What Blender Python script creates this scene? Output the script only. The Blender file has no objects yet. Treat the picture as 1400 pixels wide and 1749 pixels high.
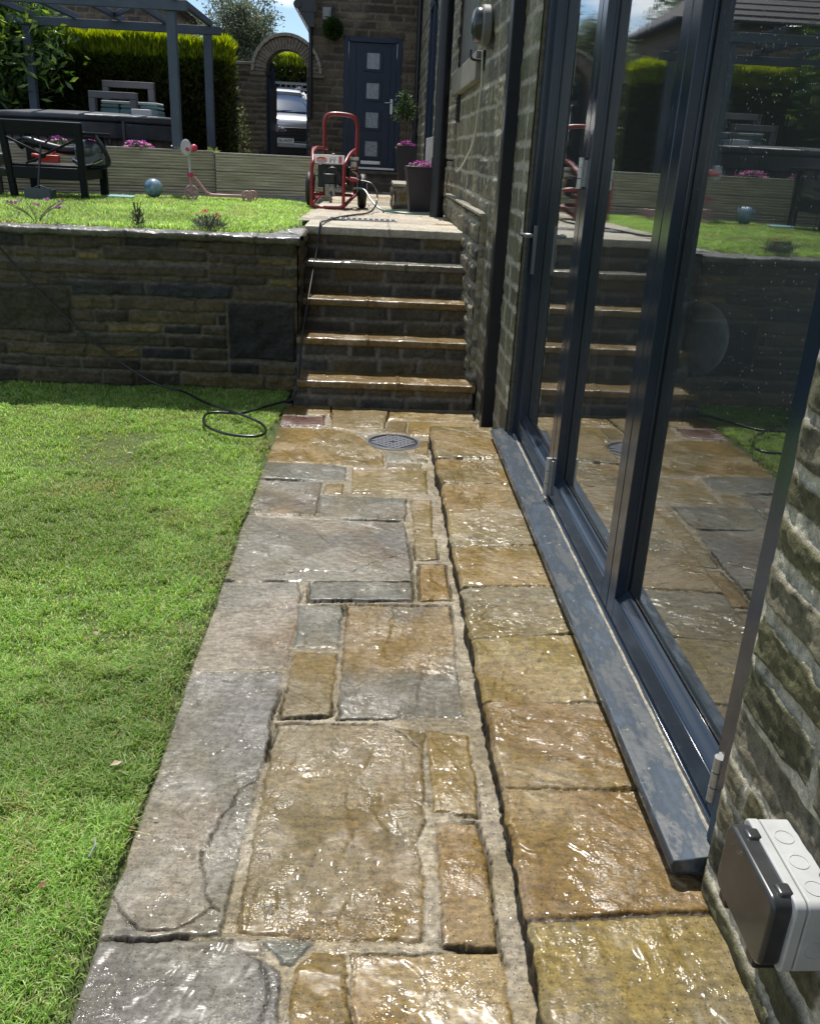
import bpy, math, random
import numpy as np
from mathutils import Vector, Matrix, Euler

sc = bpy.context.scene
rad = math.radians
# ------------------------------------------------------------------ camera
CR = [[0.998289, -0.036858, 0.045386], [-0.028207, 0.376324, 0.926058], [0.051213, 0.925755, -0.374641]]
cam = bpy.data.cameras.new('camera')
cam.sensor_fit = 'VERTICAL'; cam.sensor_height = 24.0; cam.sensor_width = 24.0
cam.lens = 24.0 * 1511.33 / 1749.0
cam.clip_start = 0.05; cam.clip_end = 3000
camo = bpy.data.objects.new('camera', cam); sc.collection.objects.link(camo)
r_, u_, f_ = CR
camo.matrix_world = Matrix(((r_[0], u_[0], -f_[0], 0), (r_[1], u_[1], -f_[1], 0), (r_[2], u_[2], -f_[2], 1.6), (0, 0, 0, 1)))
sc.camera = camo
# ------------------------------------------------------------------ light
SUN_EL, SUN_AZ = rad(62), rad(-9)          # azimuth from +Y towards +X
world = bpy.data.worlds.new("World"); sc.world = world; world.use_nodes = True
wn = world.node_tree.nodes; wl = world.node_tree.links
wn.clear()
wo = wn.new('ShaderNodeOutputWorld'); bg = wn.new('ShaderNodeBackground')
sky = wn.new('ShaderNodeTexSky'); sky.sky_type = 'NISHITA'; sky.sun_disc = False
sky.sun_elevation = SUN_EL; sky.sun_rotation = SUN_AZ
sky.dust_density = 0.25; sky.air_density = .9; sky.ozone_density = 3.5
tc = wn.new('ShaderNodeTexCoord'); mp = wn.new('ShaderNodeMapping'); mp.inputs['Scale'].default_value = (1, 1, 2.6); mp.inputs['Location'].default_value = (.35, .2, .1)
cn = wn.new('ShaderNodeTexNoise'); cn.inputs['Scale'].default_value = 4.2; cn.inputs['Detail'].default_value = 9; cn.inputs['Roughness'].default_value = .6
cr = wn.new('ShaderNodeValToRGB'); cr.color_ramp.elements[0].position = .49; cr.color_ramp.elements[1].position = .60
cm = wn.new('ShaderNodeMix'); cm.data_type = 'RGBA'
wl.new(tc.outputs['Generated'], mp.inputs['Vector']); wl.new(mp.outputs[0], cn.inputs['Vector'])
wl.new(cn.outputs['Fac'], cr.inputs[0]); wl.new(cr.outputs[0], cm.inputs['Factor'])
wl.new(sky.outputs[0], cm.inputs['A']); cm.inputs['B'].default_value = (9.5, 9.9, 10.6, 1)
wl.new(cm.outputs['Result'], bg.inputs['Color']); bg.inputs['Strength'].default_value = 0.115
wl.new(bg.outputs[0], wo.inputs['Surface'])
sl = bpy.data.lights.new('sun', 'SUN'); sl.energy = 5.0; sl.angle = rad(0.53); sl.color = (1.0, .955, .88)
so = bpy.data.objects.new('sun', sl); sc.collection.objects.link(so)
sd = Vector((math.sin(SUN_AZ) * math.cos(SUN_EL), math.cos(SUN_AZ) * math.cos(SUN_EL), math.sin(SUN_EL)))
so.rotation_euler = sd.to_track_quat('Z', 'Y').to_euler(); so.location = (0, 0, 20)
sc.view_settings.view_transform = 'Standard'; sc.view_settings.look = 'None'
sc.view_settings.exposure = 0.22; sc.view_settings.gamma = 1.0

# ------------------------------------------------------------------ helpers
col = sc.collection
random.seed(7)

def vn(x, y, seed):
    T = np.random.RandomState(seed).rand(256, 256)
    xi = np.floor(x).astype(np.int64); yi = np.floor(y).astype(np.int64)
    fx = x - xi; fy = y - yi
    fx = fx * fx * (3 - 2 * fx); fy = fy * fy * (3 - 2 * fy)
    a = T[xi & 255, yi & 255]; b = T[(xi + 1) & 255, yi & 255]
    c = T[xi & 255, (yi + 1) & 255]; d = T[(xi + 1) & 255, (yi + 1) & 255]
    return (a * (1 - fx) + b * fx) * (1 - fy) + (c * (1 - fx) + d * fx) * fy

def fbm(x, y, seed, o=4):
    s = 0; a = 1; t = 0
    for i in range(o):
        s = s + a * vn(x * 2 ** i + 17.3 * i, y * 2 ** i + 5.1 * i, seed + i); t += a; a *= .5
    return s / t * 2 - 1

def sstep(x, a, b):
    t = np.clip((x - a) / (b - a), 0, 1)
    return t * t * (3 - 2 * t)

def tag(o, label=None, cat=None, group=None, kind=None):
    if label: o['label'] = label
    if cat: o['category'] = cat
    if group: o['group'] = group
    if kind: o['kind'] = kind
    return o

def link(o, parent=None):
    col.objects.link(o)
    if parent is not None: o.parent = parent
    return o

def empty(name, loc=(0, 0, 0), rz=0, label=None, cat=None, group=None, kind=None):
    o = bpy.data.objects.new(name, None); col.objects.link(o)
    o.location = loc; o.rotation_euler = (0, 0, rz); o.empty_display_size = .1
    return tag(o, label, cat, group, kind)

def copy_tree(o, parent=None):
    c = o.copy(); col.objects.link(c); c.parent = parent
    for ch in list(o.children): copy_tree(ch, c)
    return c

def set_cols(me, C, name='col'):
    a = me.color_attributes.new(name, 'FLOAT_COLOR', 'POINT')
    if C.shape[1] == 3: C = np.hstack([C, np.ones((len(C), 1))])
    a.data.foreach_set('color', C.astype(np.float32).ravel())

def np_mesh(name, V, F, m, parent=None, C=None, smooth=True):
    """V (n,3), F (k,4) or (k,3) array"""
    me = bpy.data.meshes.new(name)
    k = F.shape[1]
    me.vertices.add(len(V)); me.vertices.foreach_set('co', np.asarray(V, np.float32).ravel())
    me.loops.add(len(F) * k); me.loops.foreach_set('vertex_index', F.astype(np.int32).ravel())
    me.polygons.add(len(F)); me.polygons.foreach_set('loop_start', np.arange(0, len(F) * k, k, dtype=np.int32))
    me.polygons.foreach_set('use_smooth', np.full(len(F), smooth))
    me.update(calc_edges=True)
    if C is not None: set_cols(me, C)
    me.materials.append(m)
    o = bpy.data.objects.new(name, me)
    return link(o, parent)

def grid_faces(n, m_, keep=None):
    i, j = np.meshgrid(np.arange(n - 1), np.arange(m_ - 1), indexing='ij')
    a = (i * m_ + j).ravel(); F = np.stack([a, a + m_, a + m_ + 1, a + 1], 1)
    if keep is not None: F = F[keep.ravel()]
    return F

class MB:
    """collects simple shapes into one mesh"""
    def __init__(s): s.v = []; s.f = []; s.n = 0
    def add(s, V, F):
        s.v.extend([tuple(p) for p in V]); s.f.extend([tuple(i + s.n for i in f) for f in F]); s.n += len(V); return s
    def box(s, c, d, rot=None):
        x, y, z = [q / 2 for q in d]
        P = [Vector((i * x, j * y, k * z)) for i in (-1, 1) for j in (-1, 1) for k in (-1, 1)]
        if rot is not None:
            R = rot if isinstance(rot, Matrix) else Euler(rot).to_matrix(); P = [R @ p for p in P]
        c = Vector(c); P = [p + c for p in P]
        return s.add(P, [(0, 1, 3, 2), (4, 6, 7, 5), (0, 4, 5, 1), (2, 3, 7, 6), (0, 2, 6, 4), (1, 5, 7, 3)])
    def bb(s, a, b):
        return s.box([(p + q) / 2 for p, q in zip(a, b)], [abs(q - p) for p, q in zip(a, b)])
    def beam(s, a, b, w, h):
        a = Vector(a); b = Vector(b); d = b - a
        up = Vector((0, 0, 1)) if abs(d.normalized().z) < .95 else Vector((0, 1, 0))
        x = d.normalized(); y = up.cross(x).normalized(); z = x.cross(y)
        R = Matrix((x, y, z)).transposed()
        return s.box((a + b) / 2, (d.length, w, h), R)
    def tube(s, pts, r, n=8, cap=True):
        P = [Vector(p) for p in pts]; k = len(P)
        rr = r if isinstance(r, (list, tuple)) else [r] * k
        V = []; t0 = None; up = None
        for i, p in enumerate(P):
            t = (P[min(i + 1, k - 1)] - P[max(i - 1, 0)]).normalized()
            if up is None:
                up = Vector((0, 0, 1)) if abs(t.z) < .9 else Vector((1, 0, 0))
            x = up.cross(t).normalized(); y = t.cross(x).normalized(); up = y
            for j in range(n):
                a = 2 * math.pi * j / n
                V.append(p + (x * math.cos(a) + y * math.sin(a)) * rr[i])
        F = [(i * n + j, i * n + (j + 1) % n, (i + 1) * n + (j + 1) % n, (i + 1) * n + j) for i in range(k - 1) for j in range(n)]
        if cap: F += [tuple(range(n))[::-1], tuple((k - 1) * n + j for j in range(n))]
        return s.add(V, F)
    def cyl(s, a, b, r, n=20, r2=None):
        return s.tube([a, b], [r, r if r2 is None else r2], n)
    def lathe(s, c, prof, n=28, sx=1, sy=1):
        """prof list of (r,z)"""
        V = [(c[0] + r * math.cos(2 * math.pi * j / n) * sx, c[1] + r * math.sin(2 * math.pi * j / n) * sy, c[2] + z) for r, z in prof for j in range(n)]
        k = len(prof)
        F = [(i * n + j, i * n + (j + 1) % n, (i + 1) * n + (j + 1) % n, (i + 1) * n + j) for i in range(k - 1) for j in range(n)]
        F += [tuple(range(n))[::-1], tuple((k - 1) * n + j for j in range(n))]
        return s.add(V, F)
    def ball(s, c, r, n=16, m_=10, sc_=(1, 1, 1)):
        return s.lathe(c, [(r * max(math.sin(math.pi * i / m_), .002) * 1, -r * math.cos(math.pi * i / m_) * sc_[2]) for i in range(m_ + 1)], n, sc_[0], sc_[1])
    def prism(s, pts, axis, a, b):
        """pts 2-D outline in the other two axes, extruded along axis from a to b"""
        def mk(p, t):
            return {'x': (t, p[0], p[1]), 'y': (p[0], t, p[1]), 'z': (p[0], p[1], t)}[axis]
        n = len(pts)
        V = [mk(p, a) for p in pts] + [mk(p, b) for p in pts]
        F = [tuple(range(n))[::-1], tuple(range(n, 2 * n))] + [(i, (i + 1) % n, n + (i + 1) % n, n + i) for i in range(n)]
        return s.add(V, F)
    def build(s, name, m, parent=None, bevel=0, smooth=True, seg=2, fixn=True):
        me = bpy.data.meshes.new(name); me.from_pydata(s.v, [], s.f); me.update()
        if fixn:
            import bmesh
            b = bmesh.new(); b.from_mesh(me); bmesh.ops.recalc_face_normals(b, faces=b.faces); b.to_mesh(me); b.free()
        if smooth:
            me.polygons.foreach_set('use_smooth', [True] * len(me.polygons)); me.set_sharp_from_angle(angle=rad(38))
        me.materials.append(m)
        o = bpy.data.objects.new(name, me); link(o, parent)
        if bevel:
            md = o.modifiers.new('bevel', 'BEVEL'); md.width = bevel; md.segments = seg; md.limit_method = 'ANGLE'; md.angle_limit = rad(40)
        return o

def spline(pts, n=10):
    """Catmull-Rom through pts"""
    P = [Vector(p) for p in pts]; P = [P[0] * 2 - P[1]] + P + [P[-1] * 2 - P[-2]]
    out = []
    for i in range(1, len(P) - 2):
        a, b, c, d = P[i - 1], P[i], P[i + 1], P[i + 2]
        for k in range(n):
            t = k / n
            out.append(.5 * ((2 * b) + (c - a) * t + (2 * a - 5 * b + 4 * c - d) * t * t + (3 * b - a - 3 * c + d) * t ** 3))
    out.append(P[-2]); return out

# ------------------------------------------------------------------ materials
def new_mat(name):
    m = bpy.data.materials.new(name); m.use_nodes = True
    return m, m.node_tree.nodes, m.node_tree.links, m.node_tree.nodes['Principled BSDF']

def mat(name, c, rough=.5, metal=0, var=0, vs=6, bump=0, bs=60, spec=.5, c2=None, coat=0, rvar=0, dist=.01, stretch=None):
    m, n, l, p = new_mat(name)
    p.inputs['Roughness'].default_value = rough; p.inputs['Metallic'].default_value = metal
    p.inputs['Specular IOR Level'].default_value = spec; p.inputs['Coat Weight'].default_value = coat
    p.inputs['Base Color'].default_value = (*c, 1)
    tx = n.new('ShaderNodeTexCoord'); vec = tx.outputs['Object']
    if stretch:
        mpp = n.new('ShaderNodeMapping'); mpp.inputs['Scale'].default_value = stretch; l.new(vec, mpp.inputs[0]); vec = mpp.outputs[0]
    if var or c2:
        t = n.new('ShaderNodeTexNoise'); t.inputs['Scale'].default_value = vs; t.inputs['Detail'].default_value = 6; t.inputs['Roughness'].default_value = .65
        l.new(vec, t.inputs['Vector'])
        mr = n.new('ShaderNodeMapRange'); mr.inputs['From Min'].default_value = .3; mr.inputs['From Max'].default_value = .7
        l.new(t.outputs['Fac'], mr.inputs['Value'])
        mx = n.new('ShaderNodeMix'); mx.data_type = 'RGBA'; l.new(mr.outputs[0], mx.inputs['Factor'])
        cc = c2 or tuple(min(1, q * (1 + var)) for q in c); c1 = c if c2 else tuple(q * (1 - var) for q in c)
        mx.inputs['A'].default_value = (*c1, 1); mx.inputs['B'].default_value = (*cc, 1)
        l.new(mx.outputs['Result'], p.inputs['Base Color'])
        if rvar:
            m2 = n.new('ShaderNodeMapRange'); m2.inputs['From Min'].default_value = .3; m2.inputs['From Max'].default_value = .7
            m2.inputs['To Min'].default_value = max(rough - rvar, .03); m2.inputs['To Max'].default_value = rough + rvar
            l.new(t.outputs['Fac'], m2.inputs['Value']); l.new(m2.outputs[0], p.inputs['Roughness'])
    if bump:
        t = n.new('ShaderNodeTexNoise'); t.inputs['Scale'].default_value = bs; t.inputs['Detail'].default_value = 5
        l.new(vec, t.inputs['Vector'])
        b = n.new('ShaderNodeBump'); b.inputs['Strength'].default_value = bump; b.inputs['Distance'].default_value = dist
        l.new(t.outputs['Fac'], b.inputs['Height']); l.new(b.outputs[0], p.inputs['Normal'])
    return m

def stone_mat(name, rough=(.3, .7), bump=.5, bs=70, fine=220, spec=.5, speck=.35, dist=.006, scale=1.0):
    """base colour from the 'col' attribute, broken up by noise; alpha = 1 on mortar"""
    m, n, l, p = new_mat(name)
    at = n.new('ShaderNodeAttribute'); at.attribute_name = 'col'
    tx = n.new('ShaderNodeTexCoord')
    def noise(s, d=5, r=.6):
        t = n.new('ShaderNodeTexNoise'); t.inputs['Scale'].default_value = s * scale; t.inputs['Detail'].default_value = d; t.inputs['Roughness'].default_value = r
        l.new(tx.outputs['Object'], t.inputs['Vector']); return t.outputs['Fac']
    def rng(s, a, b, c, d):
        q = n.new('ShaderNodeMapRange'); l.new(s, q.inputs['Value'])
        for k, v in zip(('From Min', 'From Max', 'To Min', 'To Max'), (a, b, c, d)): q.inputs[k].default_value = v
        return q.outputs[0]
    n1 = noise(9, 6); n2 = noise(fine, 4, .7); n3 = noise(38, 6, .65)
    mul = n.new('ShaderNodeMath'); mul.operation = 'MULTIPLY'
    l.new(rng(n3, .3, .7, 1 - speck, 1 + speck), mul.inputs[0]); l.new(rng(n2, .3, .7, 1 - speck * .7, 1 + speck * .7), mul.inputs[1])
    mv = n.new('ShaderNodeVectorMath'); mv.operation = 'SCALE'; l.new(at.outputs['Color'], mv.inputs[0]); l.new(mul.outputs[0], mv.inputs['Scale'])
    l.new(mv.outputs[0], p.inputs['Base Color'])
    l.new(rng(n1, .35, .65, rough[0], rough[1]), p.inputs['Roughness'])
    p.inputs['Specular IOR Level'].default_value = spec
    ad = n.new('ShaderNodeMath'); ad.operation = 'MULTIPLY_ADD'; ad.inputs[1].default_value = .45
    l.new(n2, ad.inputs[0]); l.new(noise(bs, 6, .6), ad.inputs[2])
    b = n.new('ShaderNodeBump'); b.inputs['Strength'].default_value = bump; b.inputs['Distance'].default_value = dist
    l.new(ad.outputs[0], b.inputs['Height']); l.new(b.outputs[0], p.inputs['Normal'])
    return m

def leaf_mat(name, trans=.4, rough=.45, spec=.4):
    m, n, l, p = new_mat(name)
    at = n.new('ShaderNodeAttribute'); at.attribute_name = 'col'
    l.new(at.outputs['Color'], p.inputs['Base Color']); p.inputs['Roughness'].default_value = rough
    p.inputs['Specular IOR Level'].default_value = spec
    t = n.new('ShaderNodeBsdfTranslucent'); hs = n.new('ShaderNodeHueSaturation')
    hs.inputs['Saturation'].default_value = 1.15; hs.inputs['Value'].default_value = 1.5; hs.inputs['Hue'].default_value = .485
    l.new(at.outputs['Color'], hs.inputs['Color']); l.new(hs.outputs[0], t.inputs['Color'])
    mx = n.new('ShaderNodeMixShader'); mx.inputs[0].default_value = trans
    l.new(p.outputs[0], mx.inputs[1]); l.new(t.outputs[0], mx.inputs[2])
    l.new(mx.outputs[0], n['Material Output'].inputs['Surface'])
    return m

def wet_mat(name, coat=(.25, 1.0), crough=(.05, .22), glint=.9, rough=.42, bump=.6, dry=0):
    """riven stone under a broken film of water"""
    m, n, l, p = new_mat(name)
    at = n.new('ShaderNodeAttribute'); at.attribute_name = 'col'; tx = n.new('ShaderNodeTexCoord')
    def noise(s, d=5, r=.6, st=None):
        t = n.new('ShaderNodeTexNoise'); t.inputs['Scale'].default_value = s; t.inputs['Detail'].default_value = d; t.inputs['Roughness'].default_value = r
        v = tx.outputs['Object']
        if st: mpp = n.new('ShaderNodeMapping'); mpp.inputs['Scale'].default_value = st; mpp.inputs['Rotation'].default_value = (0, 0, .5); l.new(v, mpp.inputs[0]); v = mpp.outputs[0]
        l.new(v, t.inputs['Vector']); return t.outputs['Fac']
    def rng(s, a, b, c, d):
        q = n.new('ShaderNodeMapRange'); l.new(s, q.inputs['Value'])
        for k, v in zip(('From Min', 'From Max', 'To Min', 'To Max'), (a, b, c, d)): q.inputs[k].default_value = v
        return q.outputs[0]
    def mul(a, b):
        q = n.new('ShaderNodeMath'); q.operation = 'MULTIPLY'; l.new(a, q.inputs[0])
        if isinstance(b, (int, float)): q.inputs[1].default_value = b
        else: l.new(b, q.inputs[1])
        return q.outputs[0]
    wet = noise(4.5, 6, .62); fine = noise(420, 3, .7); mid = noise(55, 7, .68); st = noise(16, 6, .65, (1, 4.5, 1)); pit = noise(170, 2, .5)
    k = mul(mul(rng(mid, .3, .7, .55, 1.45), rng(fine, .3, .7, .70, 1.35)), mul(rng(st, .3, .7, .66, 1.34), rng(pit, .60, .68, 1.0, .35)))
    wm = rng(noise(2.6, 7, .66), .47 + dry, .53 + dry, 0, 1)      # 1 = soaked, 0 = drying
    hs = n.new('ShaderNodeHueSaturation'); hs.inputs['Saturation'].default_value = .88; hs.inputs['Value'].default_value = 1.12; l.new(at.outputs['Color'], hs.inputs['Color'])
    h2 = n.new('ShaderNodeHueSaturation'); h2.inputs['Saturation'].default_value = 1.12; h2.inputs['Value'].default_value = .82; l.new(at.outputs['Color'], h2.inputs['Color'])
    mxw = n.new('ShaderNodeMix'); mxw.data_type = 'RGBA'; l.new(wm, mxw.inputs['Factor']); l.new(hs.outputs[0], mxw.inputs['A']); l.new(h2.outputs[0], mxw.inputs['B'])
    mv = n.new('ShaderNodeVectorMath'); mv.operation = 'SCALE'; l.new(mxw.outputs['Result'], mv.inputs[0]); l.new(k, mv.inputs['Scale'])
    l.new(mv.outputs[0], p.inputs['Base Color'])
    p.inputs['Roughness'].default_value = rough; p.inputs['Specular IOR Level'].default_value = .2; p.inputs['Coat IOR'].default_value = 1.5
    aw = n.new('ShaderNodeAttribute'); aw.attribute_name = 'film'
    l.new(mul(rng(wet, .40, .60, coat[0], coat[1]), aw.outputs['Fac']), p.inputs['Coat Weight']); l.new(rng(noise(7, 5), .42, .62, crough[0], crough[1]), p.inputs['Coat Roughness'])
    b = n.new('ShaderNodeBump'); b.inputs['Strength'].default_value = bump; b.inputs['Distance'].default_value = .006
    ad = n.new('ShaderNodeMath'); ad.operation = 'MULTIPLY_ADD'; ad.inputs[1].default_value = .3; l.new(fine, ad.inputs[0]); l.new(mid, ad.inputs[2])
    l.new(ad.outputs[0], b.inputs['Height']); l.new(b.outputs[0], p.inputs['Normal'])
    # rippled water film: small steep facets that catch the sun
    b2 = n.new('ShaderNodeBump'); b2.inputs['Strength'].default_value = 1.0; b2.inputs['Distance'].default_value = .0046 * glint
    g1 = noise(80, 3, .5, (1, 2.4, 1)); g2 = noise(26, 4, .6, (1, 2.4, 1))
    a2 = n.new('ShaderNodeMath'); a2.operation = 'MULTIPLY_ADD'; a2.inputs[1].default_value = 1.3; l.new(g2, a2.inputs[0]); l.new(g1, a2.inputs[2])
    l.new(mul(a2.outputs[0], rng(noise(3.2, 6, .62), .48, .62, .06, 1.3)), b2.inputs['Height']); l.new(b2.outputs[0], p.inputs['Coat Normal'])
    return m

M = {}
M['path'] = wet_mat('wet_flagstone', (.12, 1.0), (.04, .42), .85, dry=.0)
M['kerb'] = wet_mat('wet_kerbstone', (.35, 1.0), (.04, .38), .9, dry=-.02)
M['wall'] = stone_mat('rubble_stone', (.5, .9), .8, 45, 150, .35, .4, .012)
M['farwall'] = stone_mat('far_stone', (.6, .95), .7, 30, 90, .3, .35, .012)
M['wetstep'] = wet_mat('wet_step_stone', (.6, 1.0), (.08, .3), .9, dry=-.06)
M['terrace'] = stone_mat('dry_flag', (.35, .8), .5, 50, 160, .4, .3, .006)
M['leaf'] = leaf_mat('leaf'); M['grass'] = leaf_mat('grass_blade', .5, .5, .3)
M['gloss_leaf'] = leaf_mat('glossy_leaf', .25, .28, .6)
M['frame'] = mat('slate_blue_frame', (.017, .028, .044), .15, 0, .15, 4, .06, 300, .5, dist=.001)
M['sill'] = None
M['navy'] = mat('navy_door', (.008, .021, .050), .4, 0, .1, 5, .15, 25, .45, stretch=(8, 8, 1), dist=.002)
M['black'] = mat('black_plastic', (.012, .013, .016), .32, 0, .2, 20)
M['pipe'] = mat('black_pipe', (.008, .009, .013), .35, 0, .3, 8, spec=.45)
M['steel'] = mat('brushed_steel', (.55, .55, .56), .3, 1, .15, 60)
M['rubber'] = mat('rubber', (.015, .015, .015), .6, 0, .3, 30, .3, 200, dist=.001)
M['red'] = mat('red_paint', (.26, .012, .016), .35, 0, .25, 14, coat=.2)
M['pergola'] = mat('grey_painted_timber', (.065, .088, .115), .6, 0, .2, 5, .3, 40, stretch=(1, 1, 1), dist=.002)
M['soil'] = mat('soil', (.045, .033, .02), .95, 0, .5, 14, .9, 60, dist=.02)
M['timber'] = None
STONES=[('y',[[-0.498,5.855],[-0.244,5.843],[-0.233,5.599],[-0.537,5.603]]),('r',[[-0.541,5.561],[-0.285,5.579],[-0.267,5.368],[-0.53,5.337]]),('y',[[-0.236,5.844],[0.136,5.788],[0.104,5.283],[-0.217,5.322]]),('y',[[0.148,5.76],[0.721,5.803],[0.697,5.574],[0.141,5.562]]),('b',[[0.148,5.522],[0.25,5.521],[0.241,5.237],[0.115,5.26]]),('y',[[0.272,5.51],[0.714,5.549],[0.669,5.199],[0.262,5.215]]),('y',[[-0.529,5.324],[-0.11,5.284],[0.011,5.046],[0.096,4.844],[0.095,4.628],[-0.534,4.647]]),('l',[[-0.088,5.274],[0.078,5.256],[0.021,5.128]]),('g',[[0.11,4.877],[0.229,4.879],[0.257,4.724],[0.112,4.699]]),('b',[[0.299,5.076],[0.343,5.116],[0.372,5.119],[0.351,4.816],[0.285,4.841]]),('b',[[0.296,4.779],[0.346,4.773],[0.339,4.701],[0.296,4.707]]),('b',[[0.121,4.68],[0.311,4.678],[0.294,4.588],[0.117,4.591]]),('g',[[-0.532,4.627],[-0.108,4.609],[-0.107,4.365],[-0.536,4.363]]),('y',[[-0.066,4.574],[0.328,4.571],[0.315,4.219],[-0.066,4.196]]),('gy',[[-0.54,4.345],[-0.225,4.337],[-0.235,3.879],[-0.53,3.865]]),('b',[[-0.202,4.313],[-0.115,4.32],[-0.116,4.184],[-0.204,4.177]]),('g',[[-0.22,4.151],[0.205,4.136],[0.193,3.845],[-0.221,3.866]]),('y',[[0.234,4.122],[0.331,4.13],[0.312,3.668],[0.229,3.662]]),('y',[[0.231,3.643],[0.324,3.642],[0.318,3.431],[0.224,3.425]]),('y',[[0.237,3.368],[0.339,3.374],[0.341,3.062],[0.227,3.056]]),('gp',[[-0.533,3.843],[0.184,3.831],[0.196,3.477],[0.198,3.212],[-0.539,3.193]]),('gw',[[-0.537,3.177],[-0.264,3.187],[-0.243,3.096],[-0.236,2.899],[-0.245,2.697],[-0.246,2.552],[-0.534,2.517]]),('g',[[-0.208,3.18],[0.198,3.191],[0.19,3.049],[-0.199,3.021]]),('g',[[-0.235,2.99],[-0.075,2.984],[-0.073,2.684],[-0.229,2.677]]),('b',[[-0.224,2.643],[-0.08,2.648],[-0.09,2.278],[-0.232,2.268]]),('gy',[[-0.051,2.999],[0.333,3.008],[0.334,2.781],[0.32,2.29],[-0.058,2.267]]),('gp',[[-0.536,2.503],[-0.26,2.519],[-0.255,2.393],[-0.27,2.232],[-0.259,2.163],[-0.274,1.975],[-0.283,1.736],[-0.29,1.46],[-0.536,1.449]]),('b',[[-0.239,2.233],[-0.092,2.231],[0.084,2.229],[0.196,2.203],[0.182,2.065],[0.179,1.833],[0.149,1.742],[0.166,1.626],[0.158,1.52],[0.148,1.451],[-0.072,1.451],[-0.252,1.468],[-0.251,1.591],[-0.252,1.79],[-0.248,2.013]]),('o',[[0.207,2.215],[0.322,2.189],[0.329,1.992],[0.317,1.848],[0.206,1.858],[0.206,2.066]]),('o',[[0.21,1.814],[0.313,1.815],[0.324,1.682],[0.314,1.434],[0.199,1.438]]),('gp',[[-0.542,1.443],[-0.263,1.444],[-0.24,1.415],[-0.2,1.398],[-0.15,1.364],[-0.144,1.245],[-0.131,1.071],[-0.572,1.074]]),('l',[[-0.257,1.449],[-0.202,1.446],[-0.191,1.407],[-0.25,1.423]]),('g',[[-0.198,1.446],[-0.09,1.445],[-0.125,1.386],[-0.146,1.389]]),('b',[[-0.085,1.414],[-0.019,1.41],[-0.001,1.244],[0.007,1.07],[-0.11,1.071],[-0.12,1.245],[-0.116,1.373]]),('o',[[0.002,1.41],[0.322,1.416],[0.32,1.244],[0.32,1.068],[0.01,1.07]])]
CRACKS=[[[-0.279,1.97],[-0.315,1.941],[-0.342,1.825],[-0.359,1.729],[-0.367,1.684],[-0.344,1.591],[-0.322,1.532],[-0.355,1.494],[-0.381,1.475],[-0.468,1.475],[-0.524,1.521],[-0.544,1.568]],[[-0.322,1.532],[-0.296,1.518]],[[0.084,2.229],[0.136,2.179],[0.179,2.129]],[[-0.196,1.398],[-0.171,1.322],[-0.175,1.245]],[[-0.386,3.217],[-0.24,3.296],[-0.047,3.29],[0.049,3.38],[0.202,3.508]]]
KJ=[[[0.372,4.888],[0.734,4.927]],[[0.357,4.528],[0.716,4.553]],[[0.363,4.145],[0.721,4.176]],[[0.367,3.764],[0.723,3.813]],[[0.367,3.385],[0.722,3.414]],[[0.362,2.991],[0.7,3.024]],[[0.366,2.624],[0.729,2.663]],[[0.371,2.243],[0.73,2.251]],[[0.371,1.849],[0.725,1.856]],[[0.379,1.43],[0.819,1.457]],[[0.37,1.014],[0.834,1.032]]]

# ------------------------------------------------------------------ ground levels
TE = 1.075
def G(y): return TE - .012 * max(0, y - 7.2)
XW, XF = .80, .75          # wall face beside the doors, wall face beyond the steps
PAL = dict(y=(.205, .138, .046), o=(.180, .116, .042), b=(.140, .108, .050), g=(.130, .128, .100), gp=(.138, .130, .112), gw=(.180, .168, .132),
           gy=(.118, .106, .078), r=(.085, .033, .024), l=(.33, .29, .22), k=(.170, .137, .070))
ALT = dict(y=(.165, .122, .042), o=(.20, .142, .052), b=(.165, .118, .044), g=(.165, .150, .105), gp=(.165, .150, .112), gw=(.20, .168, .122),
           gy=(.165, .112, .040), r=(.12, .06, .04), l=(.27, .235, .18), k=(.19, .142, .050))
MORT = (.25, .21, .14)

def add_film(o, w):
    a = o.data.attributes.new('film', 'FLOAT', 'POINT'); a.data.foreach_set('value', np.asarray(w, np.float32).ravel()); return o

def poly_sd(X, Y, P):
    """signed distance, positive inside"""
    P = np.asarray(P); d = np.full(X.shape, 1e9); ins = np.zeros(X.shape, bool)
    for i in range(len(P)):
        a = P[i]; b = P[(i + 1) % len(P)]; e = b - a
        t = np.clip(((X - a[0]) * e[0] + (Y - a[1]) * e[1]) / (e @ e + 1e-12), 0, 1)
        d = np.minimum(d, np.hypot(X - a[0] - t * e[0], Y - a[1] - t * e[1]))
        c = (a[1] > Y) != (b[1] > Y)
        ins ^= c & (X < (b[0] - a[0]) * (Y - a[1]) / (b[1] - a[1] + 1e-12) + a[0])
    return np.where(ins, d, -d)

def line_d(X, Y, P):
    d = np.full(X.shape, 1e9)
    for a, b in zip(P[:-1], P[1:]):
        a = np.array(a); b = np.array(b); e = b - a
        t = np.clip(((X - a[0]) * e[0] + (Y - a[1]) * e[1]) / (e @ e + 1e-12), 0, 1)
        d = np.minimum(d, np.hypot(X - a[0] - t * e[0], Y - a[1] - t * e[1]))
    return d

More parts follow.
